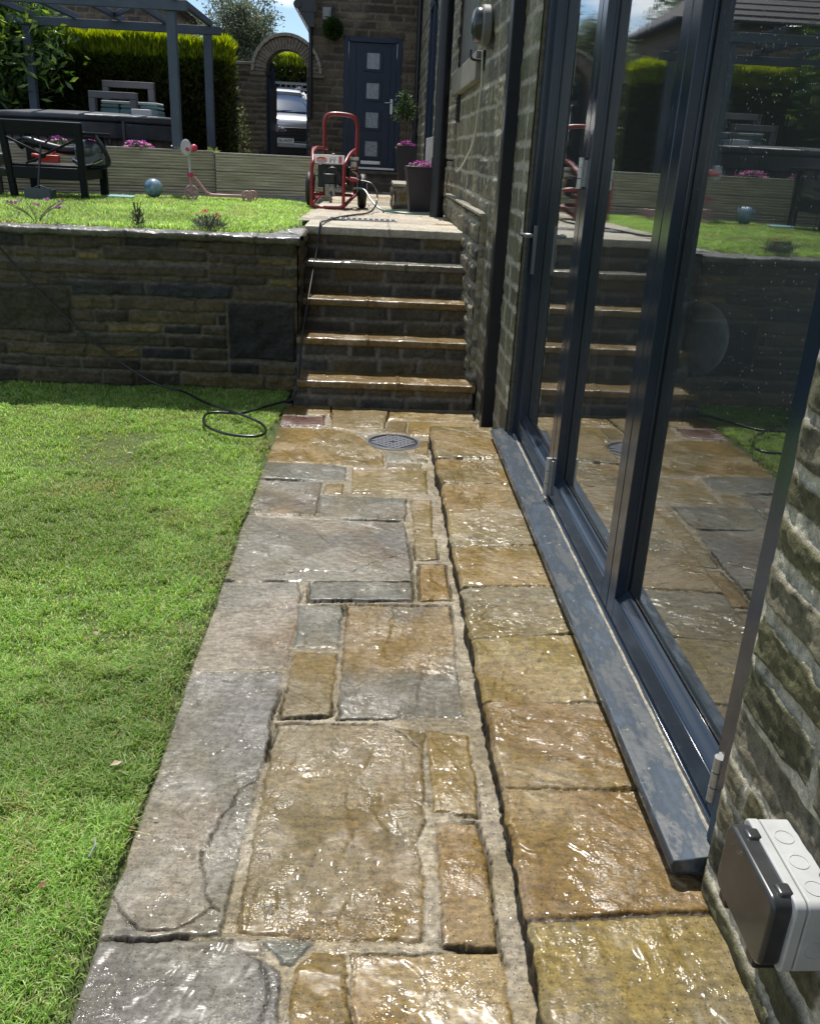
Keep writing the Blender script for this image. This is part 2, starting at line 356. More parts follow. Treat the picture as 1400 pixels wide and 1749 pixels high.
def paving(X, Y, stones, cracks=(), cleft=1.0, warp=.008, rnd=.006, mort=MORT, mdepth=.004, seed=0):
    """height and colour of riven paving on the grid X, Y"""
    H = np.full(X.shape, -mdepth); H += .0022 * fbm(X * 60, Y * 60, 3 + seed, 3)
    C = np.array(mort)[None, None, :] * (1 + .30 * fbm(X * 3.5, Y * 3.5, 12 + seed, 4))[..., None] * (1 + .30 * fbm(X * 22, Y * 22, 9 + seed, 3))[..., None]
    gap = sstep(fbm(X * 2.6, Y * 2.6, 91 + seed, 3), .12, .3)       # where pointing has washed out
    wx = X + warp * fbm(X * 16, Y * 16, 21 + seed, 4) + warp * .5 * fbm(X * 55, Y * 55, 22, 2); wy = Y + warp * fbm(X * 16, Y * 16, 31 + seed, 4) + warp * .5 * fbm(X * 55, Y * 55, 23, 2)
    dirt = np.array((.05, .04, .025))
    best = np.full(X.shape, -1e9); FM = np.full(X.shape, .2)
    for i, (k, P) in enumerate(stones):
        P = np.array(P); r = random.Random(i * 7 + seed)
        lo = P.min(0) - .06; hi = P.max(0) + .06
        sel = (X > lo[0]) & (X < hi[0]) & (Y > lo[1]) & (Y < hi[1])
        if not sel.any(): continue
        xs, ys = X[sel], Y[sel]
        d = poly_sd(wx[sel], wy[sel], P) + .0032
        best[sel] = np.maximum(best[sel], d)
        # riven surface: stepped laminations along a grain direction
        a = r.uniform(0, math.pi); ca, sa = math.cos(a), math.sin(a)
        gx, gy = xs * ca + ys * sa, -xs * sa + ys * ca
        n = fbm(gx * 2.2 + i, gy * 5.5, 40 + i, 5) * 2.6
        lam = np.floor(n) + sstep(n - np.floor(n), .80, .97)
        h = .0030 * lam + .0012 * fbm(gx * 9, gy * 42, 60 + i, 3) + .0010 * fbm(xs * 45, ys * 45, 70, 3)
        h = h * cleft + r.uniform(-.002, .003) + (xs - P[:, 0].mean()) * r.uniform(-.008, .008) + (ys - P[:, 1].mean()) * r.uniform(-.006, .006)
        edge = 1 - sstep(d, 0, rnd + .006 * r.random())
        h = h - edge * .0038
        ins = d > 0
        c0 = np.array(PAL[k]); c1 = np.array(ALT[k]); v = r.uniform(.88, 1.12)
        t = sstep(fbm(gx * 2.2 + 3 * i, gy * 3.6, 80 + i, 5), -.25 + r.uniform(-.1, .1), .25)[:, None]
        c = (c0 * (1 - t) + c1 * t) * v
        rust = sstep(fbm(gx * 3 + 9, gy * 3 + i, 120 + i, 4), .25, .5)[:, None] * .22
        c = c * (1 - rust) + np.array((.17, .09, .025)) * rust
        vein = (1 - sstep(np.abs(fbm(gx * 3, gy * 8, 140 + i, 4)), 0, .035))[:, None] * .35
        c = c * (1 - vein * .6)
        hs = H[sel]; cs = C[sel]
        g = gap[sel]
        near = (d > -.009) & (~ins)
        hs[near] = hs[near] - .016 * g[near]; cs[near] = cs[near] * (1 - .85 * g[near])[:, None] + dirt * (.85 * g[near])[:, None]
        hs[ins] = h[ins]; cs[ins] = c[ins]
        fs = FM[sel]; fs[ins] = {'gp': .5, 'gw': .35, 'g': .6, 'b': .8}.get(k, 1.0); FM[sel] = fs
        # dark hairline where the pointing has shrunk from the stone
        hair = (np.abs(d) < .0026); hl = np.clip(.40 + .9 * sstep(fbm(xs * 5, ys * 5, 95, 3), -.1, .4), 0, 1)
        hs[hair] -= .003 * hl[hair]; cs[hair] = cs[hair] * (1 - .55 * hl[hair])[:, None]
        H[sel] = hs; C[sel] = cs
    for P in cracks:
        d = line_d(wx + .006 * fbm(X * 30, Y * 30, 501, 3), wy + .006 * fbm(X * 30, Y * 30, 502, 3), P); w = .0034
        q = 1 - sstep(d, .001, w)
        H -= .010 * q; C = C * (1 - .88 * q)[..., None] + dirt * (.3 * q)[..., None]
    paving.film = FM
    return H, C

def rows(y0, y1, k, mn):
    o = [y0]
    while o[-1] < y1: o.append(o[-1] + max(mn, k * o[-1]))
    o[-1] = y1; return np.array(o)

# ------------------------------------------------------------------ lower ground
def plain(name, pts, z, m, kind='structure', parent=None):
    b = MB(); b.add([(x, y, z) for x, y in pts], [tuple(range(len(pts)))]); return tag(b.build(name, m, parent, smooth=False), kind=kind)
def sheet(name, x0, x1, y0, y1, step, zf, m, colf=None):
    xs = np.arange(x0, x1 + 1e-6, step); ys = np.arange(y0, y1 + 1e-6, step)
    X, Y = np.meshgrid(xs, ys, indexing='ij')
    Z = zf(X, Y); C = None
    if colf is not None: C = colf(X, Y).reshape(-1, 3)
    return np_mesh(name, np.stack([X, Y, Z], -1).reshape(-1, 3), grid_faces(len(xs), len(ys)), m, C=C)

M['ground'] = mat('ground_earth', (.05, .06, .025), .95, 0, .4, 2, .5, 8)
M['turf'] = mat('turf_thatch', (.055, .085, .022), .95, 0, .5, 9, .9, 90, c2=(.11, .14, .045), dist=.02)
M['tarmac'] = mat('drive_surface', (.10, .10, .095), .85, 0, .3, 3, .5, 120)
g = MB()
pr = [(-400, -.12), (7.0, -.12), (7.05, .80), (17, .80), (20, 1.02), (600, 1.02)]
V = [(x, y, z) for y, z in pr for x in (-400, 400)]
g.add(V, [(2 * i, 2 * i + 1, 2 * i + 3, 2 * i + 2) for i in range(len(pr) - 1)])
tag(g.build('ground', M['ground'], smooth=False), kind='structure')
tag(sheet('lawn', -9, -.55, -3, 6.3, .05, lambda X, Y: -.012 + .016 * fbm(X * 1.5, Y * 1.5, 5, 4) - .03 * sstep(X, -.60, -.55), M['turf']), kind='structure')
tag(sheet('upper_lawn', -9, -.45, 6.28, 12.4, .06, lambda X, Y: TE - .035 - .008 * (Y - 6.3) + .014 * fbm(X * 1.3, Y * 1.3, 6, 4) - .05 * sstep(X, -.56, -.46), M['turf']), kind='structure')
tag(sheet('driveway', -14, -.9, 17.2, 60, .5, lambda X, Y: .95 + .2 * sstep(Y, 17.2, 21) + .004 * fbm(X, Y, 8, 2), M['tarmac']), kind='structure')

# ------------------------------------------------------------------ path of wet flags
xs = np.concatenate([[-.575, -.565, -.556], np.arange(-.55, .3745, .0042), np.arange(.3787, .785, .006)])
ys = np.concatenate([np.arange(-2, .94, .02), rows(.95, 5.86, .0017, .0030)])
X, Y = np.meshgrid(xs, ys, indexing='ij')
st = [(k, [((x if x > -.50 else x - .04), y) for x, y in P]) for k, P in STONES]
rr = random.Random(5)
y = .93
while y > -2:
    h = rr.choice([.3, .45, .6]); w = rr.uniform(-.25, .1)
    st += [(rr.choice(['gp', 'b', 'gy']), [(-.55, y - h + .02), (w - .01, y - h + .02), (w - .01, y), (-.55, y)]), (rr.choice(['o', 'b', 'y']), [(w + .02, y - h + .02), (.36, y - h + .02), (.36, y), (w + .02, y)])]
    y -= h
# the outer flags run out to the lawn edge
mx, my, mr = .160, 5.085, .150
H, C = paving(X, Y, st, CRACKS)
path_film = paving.film
q = np.hypot(X - mx, Y - my)
rim = sstep(q, mr + .012, mr + .03)
H = H * rim + (-.008) * (1 - rim); C = C * rim[..., None] + np.array((.16, .14, .10)) * (1 - rim)[..., None]
inm = sstep(q, mr - .01, mr); H = H * inm + (-.05) * (1 - inm)
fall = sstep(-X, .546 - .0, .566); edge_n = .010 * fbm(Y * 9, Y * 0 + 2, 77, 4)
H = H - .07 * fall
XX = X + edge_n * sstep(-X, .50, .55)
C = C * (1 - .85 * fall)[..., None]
# green-brown damp staining next to the turf and along the step
stn = sstep(-X, .47, .55) * sstep(fbm(X * 8, Y * 3, 55, 4), -.3, .3) * .35
C = C * (1 - stn)[..., None] + np.array((.09, .08, .035)) * stn[..., None]
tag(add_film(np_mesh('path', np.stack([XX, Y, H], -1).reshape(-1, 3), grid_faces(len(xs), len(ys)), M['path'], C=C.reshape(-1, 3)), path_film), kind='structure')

# ------------------------------------------------------------------ raised step of flags in front of the doors
KZ = .085
ys = np.concatenate([np.arange(-2, 1.0, .02), rows(1.0, 5.135, .0017, .0030)])
xs = np.arange(.372, .87, .0042)
X, Y = np.meshgrid(xs, ys, indexing='ij')
kc = ['y', 'y', 'y', 'k', 'y', 'k', 'k', 'o', 'o', 'k']
ks = []
kj = [[[.372, 5.16], [.84, 5.16]]] + KJ[1:]
for i in range(len(kj) - 1):
    (a, b), (c, d) = kj[i], kj[i + 1]
    sl_ = (b[1] - a[1]) / (b[0] - a[0]); s2 = (d[1] - c[1]) / (d[0] - c[0])
    g0 = .004 if i != 9 else .012
    ks.append((kc[i], [(.36, a[1] - g0), (.9, a[1] + (0.9 - a[0]) * sl_ - g0), (.9, c[1] + (.9 - c[0]) * s2 + g0), (.36, c[1] + g0)]))
y = 1.01
while y > -2: ks.append((rr.choice(['k', 'o', 'y']), [(.36, y - .38), (.9, y - .38), (.9, y - .01), (.36, y - .01)])); y -= .39
H, C = paving(X, Y, ks, [], 1.25, .006, .008, (.075, .06, .045), .010, seed=500)
lip = 1 - sstep(X, .372, .392); H -= .010 * lip ** 2
# three skirt columns for the rough front edge
en = .012 * fbm(Y[0] * 7, Y[0] * 0 + 1, 33, 5) + .006 * fbm(Y[0] * 30, Y[0] * 0, 34, 3)
XX = X + en[None, :] * (1 - sstep(X, .372, .42))
jd = np.full(Y[0].shape, 1e9)
for a, b in kj: jd = np.minimum(jd, np.abs(Y[0] - a[1]))
notch = 1 - sstep(jd, .004, .016)
P = [np.stack([XX, Y, KZ + H], -1)]
CC = [C]
XX = XX + .0; sk = []; skc = []
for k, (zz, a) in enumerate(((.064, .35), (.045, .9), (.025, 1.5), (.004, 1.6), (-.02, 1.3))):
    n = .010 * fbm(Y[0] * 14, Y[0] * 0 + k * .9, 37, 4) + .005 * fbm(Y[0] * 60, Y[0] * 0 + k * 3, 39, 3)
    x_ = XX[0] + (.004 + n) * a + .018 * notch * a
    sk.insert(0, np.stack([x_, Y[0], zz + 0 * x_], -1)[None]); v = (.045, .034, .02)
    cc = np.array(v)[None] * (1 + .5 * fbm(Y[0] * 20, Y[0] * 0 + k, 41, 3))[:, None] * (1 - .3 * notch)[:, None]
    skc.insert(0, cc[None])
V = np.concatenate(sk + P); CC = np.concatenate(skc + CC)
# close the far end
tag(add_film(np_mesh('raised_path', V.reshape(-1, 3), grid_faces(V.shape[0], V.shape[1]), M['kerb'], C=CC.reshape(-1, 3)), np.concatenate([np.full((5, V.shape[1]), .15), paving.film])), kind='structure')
eb = MB(); eb.bb((.385, 5.06, -.05), (.86, 5.128, .066)); tag(eb.build('raised_path_end', M['kerb']), kind='structure')
add_film(bpy.data.objects['raised_path_end'], np.full(8, .3)); set_cols(bpy.data.objects['raised_path_end'].data, np.tile(np.array([[.2, .15, .08]]), (8, 1)))

# ------------------------------------------------------------------ masonry
DARKSTONE = [(.070, .057, .034), (.048, .043, .03), (.10, .076, .036), (.035, .034, .03), (.135, .097, .036), (.058, .045, .027), (.030, .031, .034), (.085, .065, .037), (.055, .050, .028)]
HOUSESTONE = [(.165, .145, .085), (.14, .125, .08), (.20, .175, .11), (.12, .11, .075), (.16, .14, .07), (.22, .19, .12), (.115, .105, .07)]
FARSTONE = [(.13, .10, .065), (.10, .08, .055), (.15, .12, .08), (.17, .135, .09), (.085, .07, .05), (.12, .10, .075)]

def masonry(name, O, U, Vv, N, us, vs, m, pal, mortar, ch=(.07, .12), ln=(.18, .5), jw=.014, relief=.018, rough=.008, seed=1,
            hole=None, parent=None, big=(), rnd=.02, wob=.01, tilt=.006, mproud=0.0, green=0, endfade=True):
    """rubble wall in coursed stones: real relief on a grid. us, vs are coordinates along U and up V"""
    r = random.Random(seed)
    u, v = np.meshgrid(us, vs, indexing='ij')
    wu = u + wob * .8 * fbm(u * 9, v * 9, seed + 3, 4); wv = v + wob * fbm(u * 1.6, v * 1.6, seed + 5, 3) + wob * .55 * fbm(u * 22, v * 22, seed + 6, 3)
    top = vs[-1] + .3; ce = [vs[0] - r.uniform(.02, .06)]
    while ce[-1] < top: ce.append(ce[-1] + r.uniform(*ch))
    ce = np.array(ce)
    ci = np.clip(np.searchsorted(ce, wv.ravel()) - 1, 0, len(ce) - 2).reshape(u.shape)
    d = np.minimum(wv - ce[ci], ce[ci + 1] - wv)
    sid = np.zeros(u.shape, np.int64)
    for c in range(len(ce) - 1):
        s = ci == c
        j = [us[0] - r.uniform(.02, .3)]
        while j[-1] < us[-1] + .3: j.append(j[-1] + r.uniform(*ln) * (1.15 if ce[c + 1] - ce[c] > sum(ch) / 2 else .9))
        if not s.any(): continue
        j = np.array(j); q = wu[s]
        k = np.clip(np.searchsorted(j, q) - 1, 0, len(j) - 2)
        d[s] = np.minimum(d[s], np.minimum(q - j[k], j[k + 1] - q)); sid[s] = c * 131 + k
    for bi, (a, b, c_, e) in enumerate(big):
        ins = (wu > a) & (wu < b) & (wv > c_) & (wv < e)
        dd = np.minimum(np.minimum(wu - a, b - wu), np.minimum(wv - c_, e - wv))
        out = ~ins
        d = np.where(ins, dd, np.where(dd > -.03, np.minimum(d, -dd + jw * 0), d)); sid[ins] = 90000 + bi
    d = d - jw * (.5 + .35 * fbm(u * 5, v * 5, seed + 8, 3))
    R = np.random.RandomState(seed); tab = R.rand(4096, 4); t = tab[(sid * 37) % 4096]
    stone = sstep(d, 0, rnd)
    h = relief * stone * (.75 + .5 * t[..., 0]) + rough * fbm(u * 14, v * 14, seed + 11, 5) * stone + tilt * (t[..., 1] - .5) * stone
    h += rough * .6 * fbm(u * 10 + t[..., 2] * 9, v * 34, seed + 15, 3) * stone
    mh = mproud + .006 * fbm(u * 30, v * 30, seed + 17, 4)
    h = h + mh * (1 - stone)
    PA = np.array(pal); idx = (t[..., 3] * len(pal)).astype(int) % len(pal)
    c = PA[idx] * (1 + .35 * fbm(u * 6, v * 6, seed + 19, 4))[..., None] * (.85 + .3 * t[..., 2])[..., None]
    st_ = sstep(fbm(u * 2, v * 2, seed + 23, 4), .1, .5)[..., None]; c = c * (1 - .35 * st_)
    if green:
        gg = sstep(fbm(u * 2.6, v * 2.6, seed + 25, 4), -.1, .4)[..., None] * green
        c = c * (1 - gg) + np.array((.085, .095, .03)) * gg
    mc = np.array(mortar) * (1 + .3 * fbm(u * 12, v * 12, seed + 21, 3))[..., None]
    c = c * stone[..., None] + mc * (1 - stone)[..., None]
    if endfade: h = h * (.25 + .75 * sstep(np.minimum(u - us[0], us[-1] - u), 0, .025)) + .004
    O, U, Vv, N = [np.array(q, float) for q in (O, U, Vv, N)]
    Pt = O + u[..., None] * U + v[..., None] * Vv + h[..., None] * N
    keep = None
    if hole is not None:
        uc = (u[:-1, :-1] + u[1:, 1:]) / 2; vc = (v[:-1, :-1] + v[1:, 1:]) / 2; keep = ~hole(uc, vc)
    F = grid_faces(len(us), len(vs), keep)
    if np.dot(np.cross(U, Vv), N) < 0: F = F[:, ::-1]
    return np_mesh(name, Pt.reshape(-1, 3), F, m, parent, C=np.clip(c, 0, 1).reshape(-1, 3))

def slab(name, xs, prof, m, c, parent=None, joints=(), nz=.006, seed=1, ax=None, pale=None):
    """long stone with a worn front edge: outline prof of (y, z) swept along x; joints are dips"""
    pr = np.array(prof, float)
    seg = np.hypot(*np.diff(pr, axis=0).T); L = np.concatenate([[0], np.cumsum(seg)])
    s = np.arange(0, L[-1], .009); P = np.stack([np.interp(s, L, pr[:, 0]), np.interp(s, L, pr[:, 1])], -1)
    T = np.gradient(P, axis=0); T /= np.hypot(*T.T)[:, None] + 1e-9; Nn = np.stack([-T[:, 1], T[:, 0]], -1)
    X, S = np.meshgrid(xs, s, indexing='ij')
    h = nz * (fbm(X * 7, S * 14 + seed, seed, 4) + .5 * fbm(X * 40, S * 40, seed + 2, 3)); C = np.array(c)[None, None] * (1 + .3 * fbm(X * 5, S * 5 + seed, seed + 4, 4))[..., None]
    for j in joints:
        q = 1 - sstep(np.abs(X - j + .01 * fbm(S * 9, S * 0 + j, seed + 7, 3)), .002, .009); h -= .008 * q; C = C * (1 - .55 * q)[..., None]
    Pt = np.stack([X, P[None, :, 0] + h * Nn[None, :, 0], P[None, :, 1] + h * Nn[None, :, 1]], -1)
    F = grid_faces(len(xs), len(s))
    V = Pt.reshape(-1, 3)
    if ax is not None: V = V @ np.array(ax).T
    o = np_mesh(name, V, F, m, parent, C=np.clip(C, 0, 1).reshape(-1, 3))
    import bmesh
    b = bmesh.new(); b.from_mesh(o.data); bmesh.ops.recalc_face_normals(b, faces=b.faces)
    b.to_mesh(o.data); b.free()
    if m.name.startswith('wet'): add_film(o, np.full(len(o.data.vertices), .9))
    return o

def nose(y, z, back, t=.055, over=.03):
    """outline from back to the front nose and under"""
    return [(back, z), (y + .012, z), (y + .003, z - .004), (y, z - .014), (y + .002, z - t + .01), (y + .008, z - t), (y + over + .02, z - t)]

# garden steps
steps = empty('garden_steps', (.1, 5.84, 0), 0, 'wet stone steps climbing between retaining wall and house wall', 'steps')
def rel(o, root):   # parts were modelled in world space
    o.parent = root; o.matrix_parent_inverse = Matrix.Translation(root.location).inverted() if root.rotation_euler.z == 0 else root.matrix_basis.inverted(); return o
SY = [5.81, 6.11, 6.38, 6.66, 6.91]; SZ = [.172, .40, .625, .85, TE]
for i in range(5):
    z0 = 0 if i == 0 else SZ[i - 1]
    x0, x1 = (-.50, .715) if i == 0 else (-.50, .70)
    rel(masonry('riser', (x0, SY[i] + .035, z0 - .01), (1, 0, 0), (0, 0, 1), (0, -1, 0), np.arange(0, x1 - x0, .009), np.arange(0, SZ[i] - z0 - .03, .009), M['wall'],
            [(.10, .08, .045), (.075, .065, .045), (.12, .09, .045), (.07, .065, .05)], (.17, .15, .12), ch=(.125, .135) if i else (.10, .11), ln=(.18, .42), jw=.012, relief=.014, seed=31 + i), steps)
    wet = i < 3
    cc = (.20, .135, .058) if wet else (.15, .135, .10)
    if i == 4: cc = (.42, .38, .29)
    back = SY[i] + (.36 if i < 4 else .62)
    rel(slab('tread', np.arange(x0 + (.03 if i == 0 else 0.0), (x1 if i else .72) + .001, .010), nose(SY[i], SZ[i], back, .05 if i < 4 else .062), M['wetstep'] if i < 4 else M['terrace'], cc, None,
             joints=[(.2, .1, -.02, .25, .12)[i]] if i != 1 else [-.02], nz=.0045, seed=60 + i), steps)

# retaining wall with its coping
rw = empty('retaining_wall', (-2.5, 6.2, 0), 0, 'dark coursed stone retaining wall below the upper lawn, left of the steps', 'wall')
WX0 = -7.0
rel(masonry('wall_face', (WX0, 6.2, -.05), (1, 0, 0), (0, 0, 1), (0, -1, 0), np.concatenate([np.arange(0, 3.6, .03), np.arange(3.6, 6.5, .0095)]), np.arange(0, 1.085, .0095), M['wall'], DARKSTONE + [(.17, .13, .05)], (.155, .138, .105),
        ch=(.055, .115), ln=(.2, .55), jw=.012, relief=.028, rough=.014, rnd=.008, seed=11, big=[(4.3, 4.98, .40, .72), (6.02, 6.5, .26, .66), (5.2, 5.9, .90, .99), (4.4, 5.9, .80, .88)], wob=.014), rw)
rel(masonry('wall_end', (-.50, 6.2, -.05), (0, 1, 0), (0, 0, 1), (1, 0, 0), np.arange(0, .95, .011), np.arange(0, 1.08, .011), M['wall'], DARKSTONE, (.15, .14, .11), ch=(.065, .125), ln=(.15, .35), seed=12), rw)
cop = slab('coping', np.concatenate([np.arange(WX0, -3.4, .03), np.arange(-3.4, -.475, .010)]), [(6.46, 1.035), (6.40, 1.05), (6.17, 1.055), (6.145, 1.05), (6.135, 1.04), (6.142, 1.012), (6.16, 1.0), (6.22, 1.0)], M['kerb'], (.10, .092, .07), None,
           joints=[-5.8, -5, -4.1, -3.3, -2.75, -2.05, -1.62, -1.1, -.78], nz=.010, seed=71)
rel(cop, rw)
cop2 = slab('coping', np.arange(0, .5, .010), [(.0, 1.052), (-.10, 1.055), (-.235, 1.05), (-.245, 1.03), (-.24, .98), (-.20, .98)], M['kerb'], (.21, .19, .15), None, joints=[.26], nz=.010, seed=73,
            ax=[[0, -1, 0], [1, 0, 0], [0, 0, 1]])
cop2.data.transform(Matrix.Translation((-.72, 6.44, 0)))
rel(cop2, rw)

# terrace flags
xs = np.concatenate([np.arange(-.60, .8, .012)]); ys = np.concatenate([np.arange(7.5, 10.5, .016), np.arange(10.5, 17.1, .045)])
X, Y = np.meshgrid(xs, ys, indexing='ij')
ts = []; y = 7.52; rr = random.Random(21)
while y < 17.2:
    h = rr.choice([.3, .45, .6]); x = -1.1 + rr.uniform(0, .3)
    while x < .9:
        w = rr.choice([.3, .45, .6, .75]); ts.append((rr.choice(['l', 'l', 'gw', 'l', 'y']), [(x, y), (x + w - .012, y), (x + w - .012, y + h - .012), (x, y + h - .012)])); x += w
    y += h
H, C = paving(X, Y, ts, [], .9, .006, .01, (.34, .30, .24), .004, seed=300)
C = np.clip(C * 1.35, 0, .6)
Z = TE - .012 * np.clip(Y - 7.2, 0, 99) + H + .002
tag(np_mesh('terrace', np.stack([X, Y, Z], -1).reshape(-1, 3), grid_faces(len(xs), len(ys)), M['terrace'], C=C.reshape(-1, 3)), kind='structure')

# ------------------------------------------------------------------ the house
M['nearwall'] = stone_mat('near_rubble_stone', (.6, .95), 1.0, 60, 330, .3, .55, .010)
house = empty('house', (.8, 5.1, 0), 0, 'dark stone house along the right with grey folding doors and a blue back door', 'house')
def H_(o): return rel(o, house)
XE = (0, 1, 0)
MO = (.30, .275, .20)
Ybk = 1.535; Yjf = 4.866
# wall near the camera, right of the doors (and on behind the camera)
us = np.concatenate([np.arange(-2.4, .75, .03), np.arange(.75, Ybk + .001, .0048)])
H_(masonry('wall', (XW, 0, .05), XE, (0, 0, 1), (-1, 0, 0), us, np.arange(0, 1.5, .0055), M['nearwall'], [(.12, .115, .065), (.15, .135, .085), (.10, .095, .055), (.14, .13, .065), (.18, .16, .11)], (.50, .465, .36), ch=(.085, .13), ln=(.30, .75),
       jw=.024, relief=.008, rough=.010, seed=21, wob=.012, mproud=.002, green=.35, rnd=.005, tilt=.014))
H_(masonry('wall', (XW, 0, 1.549), XE, (0, 0, 1), (-1, 0, 0), np.arange(-2.4, Ybk, .03), np.arange(0, 2.7, .03), M['wall'], HOUSESTONE, MO, seed=22))
# strip between doors and downpipe
H_(masonry('wall', (XW, 0, -.02), XE, (0, 0, 1), (-1, 0, 0), np.arange(Yjf - .005, 5.50, .008), np.arange(0, 3.3, .010), M['wall'], [(.22, .20, .12), (.19, .18, .10), (.26, .23, .15), (.17, .15, .09)], (.36, .33, .25), ch=(.10, .19), ln=(.2, .4), jw=.025, relief=.008, rough=.007, seed=23, mproud=.008, rnd=.008, green=.35))
# wall over the doors
H_(masonry('wall', (XW, Ybk, 2.72), XE, (0, 0, 1), (-1, 0, 0), np.arange(0, Yjf - Ybk, .03), np.arange(0, 2.0, .03), M['wall'], HOUSESTONE, MO, seed=24))
rb = MB(); rb.bb((XW + .001, Ybk, 0.0), (1.0, Ybk - .3, 2.659)); rb.bb((XW + .001, Yjf, 0), (1.0, Yjf + .15, 2.659)); rb.bb((XW - .006, Ybk - .01, 2.66), (1.0, Yjf + .01, 2.76))
o = rb.build('reveal', M['wall']); set_cols(o.data, np.tile(np.array([[.16, .15, .10]]), (len(o.data.vertices), 1))); H_(o)
# wall from the downpipe to the back: blocked window and patio window openings
wo_ = [(7.30, 9.0, 2.30, 9), (12.35, 14.35, 1.33, 3.6)]
us = np.concatenate([np.arange(5.6, 10.2, .0105), np.arange(10.2, 17.05, .028)])
def hole(u, v):
    q = np.zeros(u.shape, bool)
    for a, b, c, d in wo_: q |= (u > a) & (u < b) & (v > c) & (v < d)
    return q
H_(masonry('wall', (XF, 0, 0), XE, (0, 0, 1), (-1, 0, 0), us, np.concatenate([np.arange(0, 1.0, .02), np.arange(1.0, 3.3, .0105), np.arange(3.3, 4.6, .03)]), M['wall'], HOUSESTONE, (.37, .34, .26), ch=(.10, .17), ln=(.16, .42), jw=.016, relief=.014, rough=.009,
       seed=25, hole=hole, mproud=.010, wob=.013, tilt=.012, rnd=.008))
rb = MB(); rb.bb((XF + .01, 7.25, 2.28), (XF + .05, 9.05, 4.6)); o = rb.build('blocked_window', mat('render_grey', (.14, .135, .12), .8, 0, .25, 6, .5, 50)); H_(o)
rb = MB(); rb.bb((XF - .07, 6.82, 2.10), (XF + .05, 8.85, 2.285))
H_(rb.build('window_sill', mat('sill_stone', (.20, .185, .145), .8, 0, .2, 8, .6, 60), bevel=.008))
# stone plinth beside the top step
pl = empty('wall_plinth', (XF, 7.6, 0), 0, 'low rough stone plinth projecting from house wall beside the top step', 'wall')
pn = masonry('plinth_face', (.695, 0, -.02), XE, (0, 0, 1), (-1, 0, 0), np.arange(5.98, 8.95, .011), np.arange(0, 1.275, .011), M['wall'], HOUSESTONE, MO, ch=(.1, .15), ln=(.14, .3), relief=.022, seed=27)
rel(pn, pl)
pn = masonry('plinth_end', (.69, 5.985, -.02), (1, 0, 0), (0, 0, 1), (0, -1, 0), np.arange(0, .085, .011), np.arange(0, 1.275, .011), M['wall'], HOUSESTONE, MO, relief=.012, seed=28); rel(pn, pl)
rb = MB(); rb.bb((.685, 5.97, 1.245), (XF + .02, 8.96, 1.268)); rel(rb.build('plinth_top', mat('plinth_cap', (.26, .24, .18), .8, 0, .3, 9, .8, 50), bevel=.006), pl)

# back wall (gable) with blue door
YB = 17.0; BX0 = -1.15
def gable(u, v):
    z = v + .85; x = u + BX0
    return (z > 3.92 + (x - BX0) * .75) | ((x > -.56) & (x < .41) & (z > 1.31) & (z < 3.40))
H_(masonry('wall', (BX0, YB, .85), (1, 0, 0), (0, 0, 1), (0, -1, 0), np.arange(0, 2.6, .016), np.arange(0, 5.2, .016), M['farwall'], FARSTONE, (.16, .135, .10), ch=(.10, .16), ln=(.22, .55), jw=.012, relief=.016, rough=.006, seed=29, hole=gable, wob=.008))
H_(masonry('wall', (BX0, YB, .85), (0, 1, 0), (0, 0, 1), (-1, 0, 0), np.arange(0, 6, .05), np.arange(0, 3.0, .05), M['farwall'], FARSTONE, (.16, .135, .10), seed=30))
# roof slopes and gutter
rf = MB(); rf.prism([(BX0 - .22, 3.80), (BX0 - .22, 3.90), (3.2, 7.35), (8, 3.9), (8, 3.8), (3.2, 7.2)], 'y', YB - .12, YB + 8)
M['slate'] = mat('roof_slate', (.055, .055, .06), .7, 0, .3, 5, .5, 20)
H_(rf.build('roof', M['slate']))
ft = MB(); ft.prism([(XW - .25, 4.35), (XW - .25, 4.43), (6, 7.4), (6, 7.3)], 'y', -2.6, YB - .1)
H_(ft.build('roof', M['slate']))
gt = MB(); gt.bb((BX0 - .17, YB - .16, 3.72), (BX0 + .10, YB - .10, 3.95)); gt.tube([(BX0 - .2, YB - .2, 3.82), (BX0 - .2, YB + 6, 3.82)], .065, 10)
gt.prism([(BX0 - .19, 3.74), (BX0 - .02, 3.5), (BX0 + .08, 3.5), (BX0 + .08, 3.95), (BX0 - .19, 3.95)], 'y', YB - .14, YB - .04)
H_(gt.build('gutter', M['black']))
dp = MB(); dp.tube([(BX0 - .1, YB - .08, 3.75), (BX0 + .0, YB - .08, 3.62), (BX0 + .02, YB - .08, 3.3), (BX0 + .02, YB - .08, 2.1)], .033, 10)
H_(dp.build('downpipe', M['black']))
lb = MB(); lb.bb((-.93, YB - .17, 3.62), (-.79, YB - .02, 3.80)); lb.bb((-.90, YB - .22, 3.66), (-.82, YB - .17, 3.76)); H_(lb.build('security_light', mat('lamp_grey', (.25, .25, .24), .4)))
